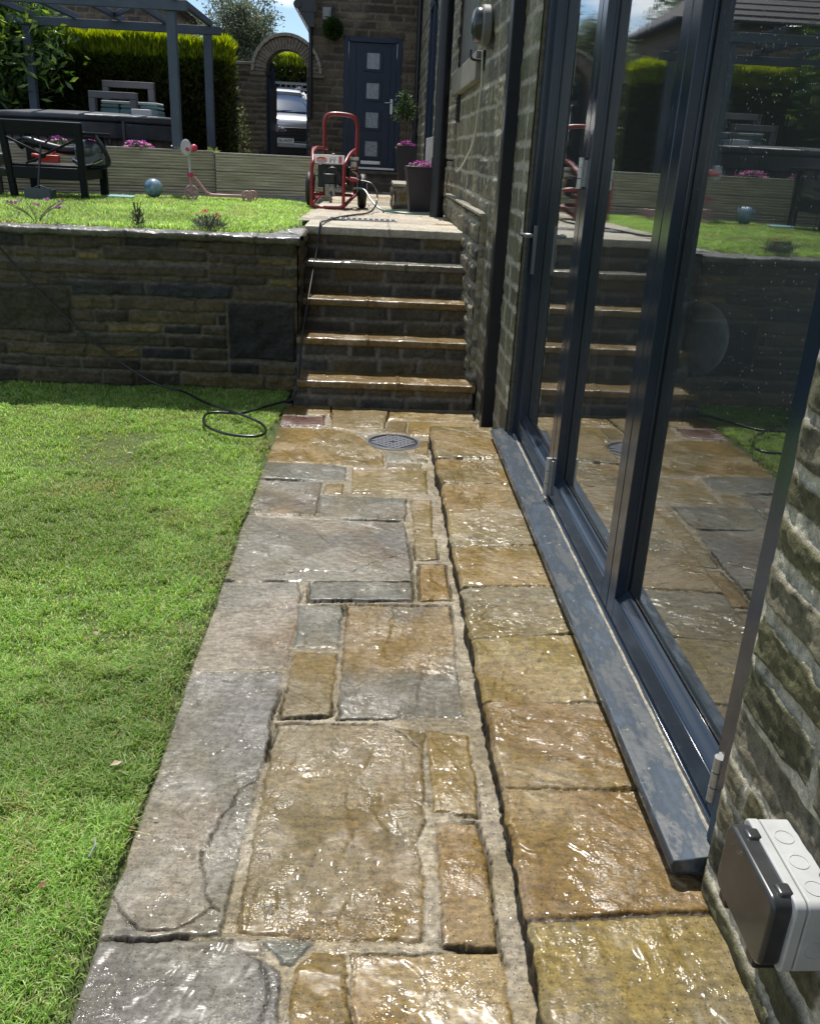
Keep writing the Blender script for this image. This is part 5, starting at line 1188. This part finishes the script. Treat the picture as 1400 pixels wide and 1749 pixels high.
# leaf blower resting across the seat
lbw = empty('leaf_blower', (-3.15, 9.75, 1.35), rad(-4), 'black and grey leaf blower lying across the seat of the black armchair', 'garden tool')
q = MB(); q.tube(spline([(-.42, 0, .16), (-.34, 0, .20), (-.2, 0, .17), (.02, 0, .13), (.2, 0, .13)], 6), [.055, .05, .048] + [.042] * 22, 12); q.build('nozzle', M['black'], lbw)
q = MB(); q.ball((.28, 0, .14), .115, 20, 12, (1.35, .7, .85)); q.bb((.16, -.06, .0), (.42, .06, .12)); q.build('motor_housing', mat('grey_shell', (.09, .10, .115), .25, 0, coat=.6), lbw)
q = MB(); q.tube(spline([(.12, 0, .04), (.22, -.02, -.02), (.36, -.02, -.02), (.48, -.02, .02), (.44, -.02, .16), (.36, -.02, .27)], 5), .022, 8); q.build('handle', M['black'], lbw)
q = MB(); q.tube(spline([(.16, -.12, .05), (.30, -.135, .0), (.45, -.10, .06)], 5), .012, 6); q.build('trim', M['chrome'], lbw)
q = MB(); q.box((0, 0, .05), (.20, .09, .07)); q.tube([(-.09, 0, .07), (-.16, 0, .08)], .02, 8); q.box((.05, 0, .10), (.03, .04, .05))
o = tag(q.build('red_toy', mat('red_plastic', (.55, .02, .015), .35), bevel=.012), 'bright red plastic toy on the black chair seat', 'toy'); o.location = (-3.20, 9.52, 1.345)
o.rotation_euler = (0, 0, .15)
q = MB(); q.ball((0, 0, 0), .035, 10, 6, (1.6, 1, .7)); q.ball((.05, 0, .01), .025, 10, 6)
# long handled scoop leaning on the chair back
scp = empty('long_scoop', (-3.19, 9.10, 1.03), 0, 'grey long-handled scoop leaning against the back of the black chair', 'garden tool')
q = MB(); q.tube([(0, .0, .10), (0, .20, .50)], .011, 8); q.build('shaft', M['black'], scp)
q = MB(); q.tube([(-.03, .20, .50), (-.085, .225, .55), (-.08, .26, .645), (.08, .26, .645), (.085, .225, .55), (.03, .20, .50)], .010, 8); q.build('grip', M['black'], scp)
q = MB(); q.prism([(-.13, 0), (.13, 0), (.115, .11), (-.115, .11)], 'y', -.03, -.015); q.bb((-.13, -.03, -.002), (.13, .12, .008)); q.bb((-.13, -.015, .0), (-.118, .12, .10)); q.bb((.118, -.015, .0), (.13, .12, .10)); q.tube([(-.10, .10, .09), (0, .03, .13), (.10, .10, .09)], .008, 6)
q.build('pan', mat('scoop_grey', (.06, .075, .085), .5), scp, bevel=.003)
# pale lounger at the very left
lg = empty('garden_lounger', (-3.92, 9.6, 1.02), 0, 'grey-framed garden lounger cut off by the left edge of the photo', 'lounger')
q = MB(); q.bb((-.6, -.30, .18), (.17, .30, .26)); q.build('frame', mat('lounger_frame', (.13, .13, .125), .5), lg, bevel=.02)
q = MB(); q.prism([(-.6, .27), (.12, .27), (.18, .31), (.24, .40), (.20, .41), (.12, .34), (-.6, .34)], 'y', -.27, .27); q.build('seat', mat('lounger_seat', (.33, .36, .40), .5), lg, bevel=.02)
for a, b in ((-.5, -.25), (-.5, .22), (.06, -.25), (.06, .22)): q = MB(); q.bb((a, b, 0), (a + .05, b + .05, .178)); q.build('leg', M['black'], lg)
# ball
q = MB(); q.ball((0, 0, 0), .098, 28, 18); bl = tag(q.build('toy_ball', mat('blue_ball', (.008, .10, .30), .3, 0, 0, 9, c2=(.38, .50, .52), coat=.5)), 'small blue and white patterned ball on the grass by the timber wall', 'ball'); bl.location = (-2.36, 10.22, 1.135)
q = MB(); q.prism(rrect(.14, .05, .03), 'z', 0, .02); o = tag(q.build('toy_paddle', mat('pale_blue', (.22, .42, .50), .4), bevel=.005), 'flat pale blue toy lying in the grass between the chair and ball', 'toy'); o.location = (-2.62, 9.85, 1.045); o.rotation_euler = (.1, 0, .1)
# scooter
scr = empty('toy_scooter', (-2.0, 10.45, 1.02), rad(7), 'pink toy scooter standing on the upper lawn against the timber wall', 'scooter')
m_pk = mat('pale_pink', (.50, .28, .30), .35); m_hp = mat('hot_pink', (.62, .05, .12), .4); m_w = mat('scooter_white', (.55, .55, .56), .35)
q = MB(); q.tube([(.0, 0, .10), (-.005, 0, .24)], .018, 10); q.tube([(.03, 0, .24), (.16, 0, .08), (.24, 0, .055)], .018, 10); q.build('fork', m_pk, scr)
q = MB(); q.prism([(.18, .045), (.56, .045), (.58, .06), (.56, .075), (.20, .075)], 'y', -.05, .05); q.build('deck', m_pk, scr, bevel=.006)
q = MB(); q.tube([(-.005, 0, .22), (-.015, 0, .52)], .013, 10); q.build('steering_stem', m_w, scr)
q = MB(); q.tube([(-.005, 0, .24), (-.005, 0, .28)], .034, 14); q.build('clamp', m_hp, scr)
q = MB(); q.tube([(-.015, -.12, .52), (-.015, .12, .52)], .012, 8); q.build('handlebar', m_w, scr)
for s in (-1, 1): q = MB(); q.tube([(-.015, s * .12, .52), (-.015, s * .18, .52)], .022, 10); q.build('grip', m_hp, scr)
q = MB(); q.box((-.04, 0, .51), (.03, .06, .11)); q.ball((.045, 0, .535), .038, 12, 8); q.build('front_toy', m_hp, scr, bevel=.006)
q = MB(); q.lathe((0, 0, 0), [(.040, -.008), (.048, -.010), (.058, 0), (.048, .010), (.040, .008)], 18); mr_ = q.build('front_shield', m_w, scr); mr_.data.transform(Matrix.Scale(1.5, 4, (0, 1, 0))); mr_.data.transform(Matrix.Rotation(rad(90), 4, 'X')); mr_.data.transform(Matrix.Translation((-.035, -.05, .535)))
def wheel(x, y, r, nm='wheel'):
    q = MB()
    V = []; q.tube([(r * .86 * math.cos(6.2832 * i / 20), r * .86 * math.sin(6.2832 * i / 20), 0) for i in range(21)], r * .15, 8, cap=False)
    for k in range(5):
        a = 2 * math.pi * k / 5; q.box((.38 * r * math.cos(a), .38 * r * math.sin(a), 0), (r * .75, .018, .018), (0, 0, a))
    q.cyl((0, 0, -.018), (0, 0, .018), r * .22, 12)
    w = q.build(nm, m_pk, scr); w.data.transform(Matrix.Rotation(rad(90), 4, 'X')); w.location = (x, y, r); return w
wheel(-.0, -.0, .078); wheel(.60, -.05, .062); wheel(.66, .06, .062)
# ------------------------------------------------------------------ red pressure washer
pw = empty('pressure_washer', (-.37, 9.75, 1.045), 0, 'red tubular-framed petrol pressure washer standing on the terrace above the steps', 'pressure washer')
hnd = MB(); hnd.tube(spline([(-.16, .33, .30), (-.16, .33, .66), (-.16, .33, .82), (-.13, .33, .885), (-.06, .33, .905), (.08, .33, .90), (.15, .33, .875), (.18, .33, .80), (.18, .33, .66), (.18, .33, .30)], 6), .021, 12); hnd.build('push_handle', M['red'], pw)
fr = MB()
for s, x in ((-1, -.25), (1, .07)):
    fr.tube(spline([(x, -.30, .03), (x, -.30, .10), (x, -.30, .36), (x + .012, -.28, .44), (x + .05 * (s > 0), -.12, .52), (x + .09 * (s > 0), .02, .56), (x + .10 * (s > 0), .30, .57)], 5), .018, 10)
fr.tube(spline([(-.25, -.30, .04), (-.20, -.30, .018), (.02, -.30, .018), (.07, -.30, .04)], 5), .018, 10)
fr.tube([(-.25, -.29, .03), (-.20, .30, .10)], .018, 10); fr.tube([(.07, -.29, .03), (.17, .30, .12)], .018, 10); fr.tube([(.17, .33, .12), (.17, .33, .58)], .018, 10); fr.tube([(-.15, .33, .12), (-.15, .33, .58)], .018, 10)
fr.tube([(-.24, .0, .13), (.16, .0, .13)], .016, 8); fr.tube([(.08, -.2, .05), (.22, .1, .16)], .014, 8)
fr.tube([(-.25, -.10, .53), (-.22, .0, .575), (-.13, .30, .57)], .016, 8)
fr.build('frame', M['red'], pw)
m_lab = mat('label_panel', (.50, .46, .42), .35, 0, .1, 12)
q = MB(); q.box((-.085, -.235, .468), (.31, .012, .105), (rad(-38), 0, 0)); pnl = q.build('control_panel', m_lab, pw, bevel=.003)
q = MB(); q.lathe((0, 0, 0), [(.040, 0), (.040, .002), (.030, .002), (.030, 0)], 24, 1.35, .62); lo = q.build('label_mark', mat('faded_orange', (.45, .14, .08), .5), pnl); lo.rotation_euler = (rad(52), 0, 0); lo.location = (-.155, -.243, .4715)
q = MB(); q.bb((-.018, -.012, 0), (.0, .012, .0018)); q.bb((.022, -.02, 0), (.036, .02, .0018)); q.bb((-.01, .018, 0), (.05, .024, .0018)); lo = q.build('label_mark', mat('grey_print', (.25, .22, .22), .5), pnl); lo.rotation_euler = (rad(52), 0, 0); lo.location = (-.06, -.2435, .4725)
q = MB(); q.bb((.045, -.035, 0), (.075, .035, .0018)); lo = q.build('label_mark', M['red'], pnl); lo.rotation_euler = (rad(52), 0, 0); lo.location = (-.03, -.2435, .4725)
q = MB(); q.bb((-.20, -.10, .20), (.10, .22, .42)); q.cyl((-.05, -.02, .30), (-.05, -.14, .30), .10, 20); q.bb((-.14, -.22, .24), (-.02, -.10, .335))
for i in range(6): q.bb((.101, -.08 + i * .045, .22), (.125, -.055 + i * .045, .40))
q.build('engine', mat('engine_black', (.02, .02, .022), .4, .2, .4, 20), pw, bevel=.012)
q = MB(); q.bb((-.17, -.08, .425), (.08, .20, .50)); q.cyl((-.05, .1, .50), (-.05, .1, .525), .035, 14); q.build('fuel_tank', mat('tank_dark', (.03, .028, .03), .3), pw, bevel=.03)
q = MB(); q.cyl((-.10, -.16, .18), (.06, -.16, .18), .045, 16); q.bb((-.12, -.22, .12), (-.02, -.10, .24)); q.tube([(-.06, -.22, .16), (-.06, -.26, .13), (-.06, -.26, .06)], .015, 8); q.tube([(.05, -.2, .24), (.10, -.25, .24)], .016, 8)
for i in range(3): q.cyl((-.08 + i * .045, -.225, .22), (-.08 + i * .045, -.25, .22), .014, 10)
q.build('pump', mat('pump_metal', (.22, .21, .19), .35, .8, .4, 30), pw, bevel=.004)
q = MB(); q.cyl((.13, .0, .43), (.19, .0, .43), .05, 16); q.bb((.12, -.05, .47), (.21, .06, .50)); q.tube(spline([(.15, -.04, .36), (.20, -.05, .33), (.17, .05, .27)], 4), .013, 6); q.build('exhaust', mat('exhaust', (.42, .40, .36), .35, .8, .3, 20), pw, bevel=.006)
q = MB(); q.tube([(.09, -.27, .30), (.22, -.27, .285)], .014, 10); q.tube([(.12, -.27, .297), (.20, -.27, .288)], .022, 10); q.build('hose_coupling', M['red'], pw)
for s, x in ((-1, -.29), (1, .25)):
    w = MB(); w.cyl((x - .045, .18, .17), (x + .045, .18, .17), .17, 28); wl_ = w.build('wheel', M['rubber'], pw, bevel=.03, seg=3)
    w = MB(); w.cyl((x - .05, .18, .17), (x + .05, .18, .17), .08, 18); w.build('rim', M['steel'], wl_)
# ------------------------------------------------------------------ hoses
hb = mat('hose_black', (.010, .011, .013), .28, 0, coat=.3)
P_ = [(-.32, 9.72, 0), ]
hose = spline([(-.13, 9.48, 1.33), (-.03, 9.43, 1.31), (.03, 9.35, 1.24), (.03, 9.2, 1.14), (-.03, 8.8, 1.075), (-.17, 8.3, 1.075), (-.28, 7.9, 1.078), (-.36, 7.3, 1.085), (-.38, 6.98, 1.10), (-.385, 6.88, 1.09), (-.40, 6.82, .95), (-.42, 6.66, .80), (-.44, 6.40, .62), (-.46, 6.10, .42), (-.47, 5.90, .20), (-.50, 5.80, .05), (-.57, 5.75, .035), (-.68, 5.62, .03), (-.80, 5.47, .03),
               (-.95, 5.47, .03), (-1.01, 5.40, .03), (-.97, 5.18, .03), (-.82, 5.02, .03), (-.66, 4.99, .03), (-.60, 5.07, .032), (-.65, 5.25, .034), (-.82, 5.42, .046), (-1.05, 5.66, .036), (-1.25, 5.93, .035), (-1.40, 6.04, .036), (-1.532, 6.09, .073), (-1.727, 6.105, .197), (-1.912, 6.105, .351), (-2.09, 6.105, .521), (-2.295, 6.105, .742), (-2.43, 6.10, .916), (-2.54, 6.09, 1.03), (-2.68, 6.16, 1.085), (-3.1, 6.45, 1.075), (-3.9, 6.8, 1.05)], 9)
q = MB(); q.tube(hose, .0085, 10); tag(q.build('pressure_hose', hb), 'long black hose looping on the grass and running up the steps to the washer', 'hose')
q = MB(); q.tube(spline([(-.22, 9.5, 1.25), (-.10, 9.42, 1.25), (-.02, 9.25, 1.16), (.07, 9.1, 1.09), (.2, 9.0, 1.072), (.36, 9.1, 1.072), (.52, 9.15, 1.072), (.58, 9.4, 1.072), (.45, 9.6, 1.068), (.25, 9.45, 1.068), (.10, 9.2, 1.07), (.16, 8.95, 1.08), (.33, 8.85, 1.075), (.50, 8.92, 1.075), (.60, 9.0, 1.075)], 8), .009, 8)
tag(q.build('garden_hose', mat('green_hose', (.05, .13, .10), .35)), 'thin green garden hose coiled on the terrace by the planter', 'hose')
# ------------------------------------------------------------------ planters
def flowers(n, r, z, seed, parent, name='flower', pal=((.42, .10, .34), (.62, .32, .54), (.36, .06, .26)), sz=.019, hgt=.06):
    R = np.random.RandomState(seed); a = R.rand(n) * 6.28; q = r * np.sqrt(R.rand(n)); c = np.stack([q * np.cos(a), q * np.sin(a), z + hgt * (1 - (q / r) ** 2) + .02 * R.rand(n)], -1)
    k = 6; P = np.repeat(c, k, 0); th = np.tile(np.arange(k) * 6.28 / k, n); D = np.stack([np.cos(th), np.sin(th), .35 + 0 * th], -1); C = np.repeat(lc(n, pal, R, .25), k, 0)
    leaves(name, P, sz, sz * .42, C, M['leaf'], D, .18, seed, parent)
    m_ = n * 5; a = R.rand(m_) * 6.28; q = r * np.sqrt(R.rand(m_)); P = np.stack([q * np.cos(a), q * np.sin(a), z - .02 + hgt * .8 * (1 - (q / r) ** 2) * R.rand(m_)], -1)
    leaves('leaf_mass', P, .05, .010, lc(m_, [(.06, .11, .03), (.09, .14, .04)], R), M['leaf'], np.tile([0, 0, .6], (m_, 1)), .8, seed + 1, parent)
def planter(loc, w0, w1, h, label, seed, n=60):
    t = empty('planter', loc, rad(3), label, 'planter', 'dark tapered planters')
    q = MB(); o = [(w0, 0), (w0 + (w1 - w0) * .5, h * .5), (w1, h)]
    V = [];
    for r, z in ((w0, 0), (w0 + (w1 - w0) * .40, h * .5), (w1 * .97, h - .03), (w1, h - .03), (w1, h), (w1 - .018, h), (w1 - .03, h - .07)):
        V += [(-r, -r, z), (r, -r, z), (r, r, z), (-r, r, z)]
    k = 7; F = [(i * 4 + j, i * 4 + (j + 1) % 4, (i + 1) * 4 + (j + 1) % 4, (i + 1) * 4 + j) for i in range(k - 1) for j in range(4)] + [(3, 2, 1, 0), (24, 25, 26, 27)]
    q.add(V, F); q.build('pot', mat('planter_plastic', (.018, .016, .024), .38, 0, .25, 8), t, bevel=.004)
    q = MB(); q.bb((-w1 + .03, -w1 + .03, h - .06), (w1 - .03, w1 - .03, h - .045)); q.build('soil', M['soil'], t)
    flowers(n, w1 * .92, h - .02, seed, t); return t
planter((.465, 9.45, 1.05), .105, .155, .44, 'tall dark planter with bright pink flowers beside the round downpipe', 71, 55)
planter((.385, 11.6, 1.03), .075, .125, .66, 'further dark planter with pink flowers and a small bay tree', 72, 60)
bt = empty('bay_tree', (.36, 11.62, 1.66), 0, 'thin-stemmed small bay tree growing from the further planter near the blue door', 'tree')
q = MB()
for k in range(4): q.tube(spline([(.01 * k - .02, 0, -.02), (-.03 + .04 * k, .01, .15), (-.08 + .05 * k, 0, .34), (-.10 + .07 * k, 0, .50)], 4), .005, 5)
q.build('trunk', M['wood'], bt)
R = np.random.RandomState(77); n = 700; cl = np.array([(-.07, 0, .52), (.02, 0, .60), (.05, 0, .44), (-.02, 0, .42), (-.10, 0, .44), (-.05, 0, .66), (.09, 0, .50)]); P = cl[R.randint(0, 7, n)] * np.array((.8, 1, .86)) + R.normal(size=(n, 3)) * .036
leaves('crown', P, .045, .009, lc(n, [(.04, .075, .03), (.06, .10, .04), (.03, .05, .02)], R), M['leaf'], None, 1, 77, bt)
# stone blocks by the planters
t = empty('stone_block', (.29, 10.4, 1.02), 0, 'low rough stone block wall on the terrace left of the near planter', 'stone block')
q = masonry('block_face', (-.075, -.45, 0), (1, 0, 0), (0, 0, 1), (0, -1, 0), np.arange(0, .17, .012), np.arange(0, .27, .012), M['wall'], DARKSTONE, (.2, .18, .14), ch=(.12, .14), relief=.014, seed=81, parent=t)
q = masonry('block_side', (-.075, -.45, 0), (0, 1, 0), (0, 0, 1), (-1, 0, 0), np.arange(0, 1.1, .012), np.arange(0, .27, .012), M['wall'], DARKSTONE, (.2, .18, .14), ch=(.12, .14), relief=.014, seed=82, parent=t)
q = MB(); q.bb((-.085, -.465, .255), (.10, .65, .285)); q.build('block_top', mat('block_top', (.28, .26, .20), .8, 0, .3, 12, .8, 40), t, bevel=.008)
# slatted grey panel by the window
t = empty('slatted_panel', (.69, 12.0, 1.0), 0, 'small grey slatted panel against the house wall behind the planters', 'panel')
for i in range(6): q = MB(); q.bb((-.02, -.75 + i * .24, 0), (.01, -.60 + i * .24, .80)); q.build('slat', mat('grey_slat', (.45, .45, .42), .6, 0, .15, 8), t, bevel=.004)
q = MB(); q.bb((.011, -.75, .2), (.03, .62, .26)); q.bb((.011, -.75, .6), (.03, .62, .66)); q.build('rail', M['pergola'], t)
# ------------------------------------------------------------------ manhole and drain
mh = empty('manhole_cover', (.160, 5.085, -.012), 0, 'round grey metal drain cover with blocky tread pattern set in the path', 'manhole cover')
m_mh = mat('wet_iron', (.035, .038, .045), .4, .2, .25, 40, .5, 150, dist=.002)
q = MB(); q.lathe((0, 0, 0), [(.001, -.03), (.143, -.03), (.146, .006), (.137, .008), (.134, .003), (.001, .003)], 56)
q.build('plate', m_mh, mh)
q = MB()
for i in range(-4, 5):
    for j in range(-6, 7):
        x = i * .044 + (.022 if j % 2 else 0); y = j * .0225
        if math.hypot(abs(x) + .012, abs(y) + .006) < .134 and math.hypot(x, y) > .020: q.box((x, y, .0048), (.036, .0145, .0070))
q.build('tread_pattern', mat('worn_iron', (.30, .31, .34), .34, .6, .2, 40), mh, bevel=.0012, seg=1)
q = MB(); q.lathe((0, 0, 0), [(.001, .0), (.013, .0), (.013, .0045), (.001, .0045)], 14); q.build('keyhole', M['black'], mh)
q = MB(); q.lathe((0, 0, 0), [(.149, -.03), (.149, .006), (.160, .006), (.163, -.03)], 56); q.build('rim', mat('rim_iron', (.10, .10, .10), .5, .4, .3, 30), mh)
dg = empty('drain_grate', (-.13, 7.78, TE - .004), 0, 'flat slotted drain grate across the terrace at the head of the steps', 'drain')
q = MB(); q.bb((-.24, -.10, 0), (.33, -.085, .009)); q.bb((-.24, .085, 0), (.33, .10, .009))
for i in range(13): q.bb((-.24 + i * .0463, -.0848, 0), (-.225 + i * .0463, .0848, .009))
q.bb((-.225, -.008, 0), (.316, .008, .0085))
q.build('grate', mat('grate_pale', (.36, .37, .37), .45, .3, .2, 20), dg)
q = MB(); q.bb((-.235, -.095, -.004), (.325, .095, .0015)); q.build('channel', M['black'], dg)
# ------------------------------------------------------------------ small plants
def clump(name, loc, label, n, r, h, pal, seed, lw=.004, ll=.08, cat='plant', spread=.5, fl=0, flp=((.42, .08, .30),)):
    t = empty(name, loc, 0, label, cat); R = np.random.RandomState(seed)
    a = R.rand(n) * 6.28; q_ = r * np.sqrt(R.rand(n)); z = h * R.rand(n) * (1 - .5 * (q_ / r) ** 2)
    P = np.stack([q_ * np.cos(a), q_ * np.sin(a), z], -1); D = np.stack([P[:, 0] / r * .6, P[:, 1] / r * .6, np.full(n, 1.)], -1)
    leaves('foliage', P, ll, lw, lc(n, pal, R), M['leaf'], D, spread, seed, t)
    s = MB(); rr_ = random.Random(seed)
    for i in range(8):
        aa = rr_.uniform(0, 6.28); s.tube(spline([(0, 0, -.02), (.3 * r * math.cos(aa), .3 * r * math.sin(aa), h * .6), (.9 * r * math.cos(aa), .9 * r * math.sin(aa), h * 1.25)], 3), .0025, 4)
    s.build('stems', M['wood'], t)
    if fl:
        k = 5; c = np.array([(rr_.uniform(-r, r), rr_.uniform(-r, r) * .5, h * rr_.uniform(1.0, 1.5)) for i in range(fl)]); P = np.repeat(c, k, 0); th = np.tile(np.arange(k) * 6.28 / k, fl)
        leaves('flower', P, .028, .011, np.repeat(lc(fl, flp, R, .2), k, 0), M['leaf'], np.stack([np.cos(th), np.sin(th), .5 + 0 * th], -1), .2, seed, t)
    return t
clump('lavender', (-1.12, 6.42, 1.05), 'grey-green lavender mound on the wall edge below the scooter', 420, .10, .08, [(.09, .11, .08), (.12, .14, .11), (.06, .07, .06)], 91, .003, .05, 'plant', .7, 2, ((.5, .10, .10),))
clump('heather', (-1.60, 6.42, 1.05), 'small dark upright heather sprig on the retaining wall edge', 160, .03, .13, [(.05, .045, .05), (.07, .07, .06)], 92, .003, .04)
clump('dianthus', (-2.28, 6.42, 1.05), 'straggly wall-top plant with tiny mauve flowers at the left', 90, .20, .10, [(.10, .11, .08), (.13, .12, .09)], 93, .002, .05, 'plant', .8, 10, ((.30, .16, .26), (.22, .10, .18)))
for i, (x, y, lab) in enumerate(((-3.45, 10.60, 'pink flowers behind the timber wall seen through the chair back'), (-3.13, 10.80, 'few pale pink flowers behind the timber wall above the leaf blower'), (-2.72, 11.10, 'bright pink flower clump on the bed right of the black chair'))):
    t = empty('pink_flowers', (x, y, 1.45), 0, lab, 'flowers', 'pink flowers behind the timber wall'); flowers((14, 8, 30)[i], (.14, .10, .17)[i], .08, 94 + i, t, pal=((.45, .12, .34), (.60, .30, .50)), sz=.028, hgt=.06)
    s = MB(); rr_ = random.Random(i)
    for k in range(10): s.tube([(rr_.uniform(-.1, .1), rr_.uniform(-.08, .08), -.02), (rr_.uniform(-.12, .12), rr_.uniform(-.1, .1), .10)], .003, 4)
    s.build('stems', M['wood'], t)
clump('white_flower', (-2.27, 11.30, 1.45), 'white-flowered plant with lime leaves between the tub and pergola post', 40, .10, .08, [(.30, .34, .10), (.18, .25, .06)], 97, .016, .07, 'plant', .6, 5, ((.7, .7, .66),))
clump('hosta', (-1.93, 11.55, 1.45), 'lime green leafy plant behind the scooter handle', 40, .10, .07, [(.28, .36, .10), (.18, .25, .06)], 98, .018, .08, 'plant', .6, 0)
clump('bank_shrub', (-2.28, 15.9, 1.2), 'thin pale-leaved shrub between hedge and low stone wall', 500, .22, 1.3, [(.10, .13, .04), (.15, .18, .07), (.05, .07, .02)], 99, .012, .06, 'shrub', .9, 0)
# fallen leaves, twig and worm-cast bits on the lawn
def leaf_bit(x, y, z, s, c, label, rz, name='fallen_leaf', cat='leaf'):
    q = MB(); q.add([(0, 0, 0), (s * .5, s * .32, s * .12), (s, 0, s * .05), (s * .5, -s * .30, s * .16), (s * .5, 0, 0)], [(0, 4, 1), (1, 4, 2), (2, 4, 3), (3, 4, 0)])
    o = q.build(name, mat('leaf_' + str(round(x, 2)), c, .7, 0, .3, 30), smooth=False, fixn=False); o.location = (x, y, z); o.rotation_euler = (.1, .1, rz); return tag(o, label, cat, 'bits fallen on the lawn')
leaf_bit(-.668, 1.99, .030, .034, (.45, .36, .24), 'pale tan fallen leaf on the grass beside the long grey flag', .6)
leaf_bit(-.90, 2.68, .028, .035, (.28, .22, .15), 'brown curled leaf in the grass at the far left', 2)
leaf_bit(-.71, 1.56, .026, .026, (.17, .075, .04), 'reddish brown leaf in the rough grass low at the left', 1.2)
leaf_bit(-1.30, 4.62, .028, .04, (.35, .33, .28), 'pale dry leaf on the lawn near the lower left of the hose loop', .3)
leaf_bit(-.80, 5.62, .03, .05, (.42, .38, .22), 'pale yellow leaf beneath the hose by the wall foot', .8)
q = MB(); q.tube([(0, 0, 0), (.006, .035, .006), (.0, .055, .004)], .0022, 6); o = tag(q.build('twig', mat('grey_twig', (.25, .25, .27), .8)), 'short grey twig in the grass beside the flag edge', 'twig'); o.location = (-.628, 1.66, .024)
q = MB(); q.prism(rrect(.05, .016, .012), 'z', 0, .006); o = tag(q.build('soap_sliver', mat('white_bit', (.6, .6, .55), .6)), 'tiny white chip on the long grey flag', 'chip'); o.location = (-.508, 1.815, .004); o.scale = (.10, .10, .3)
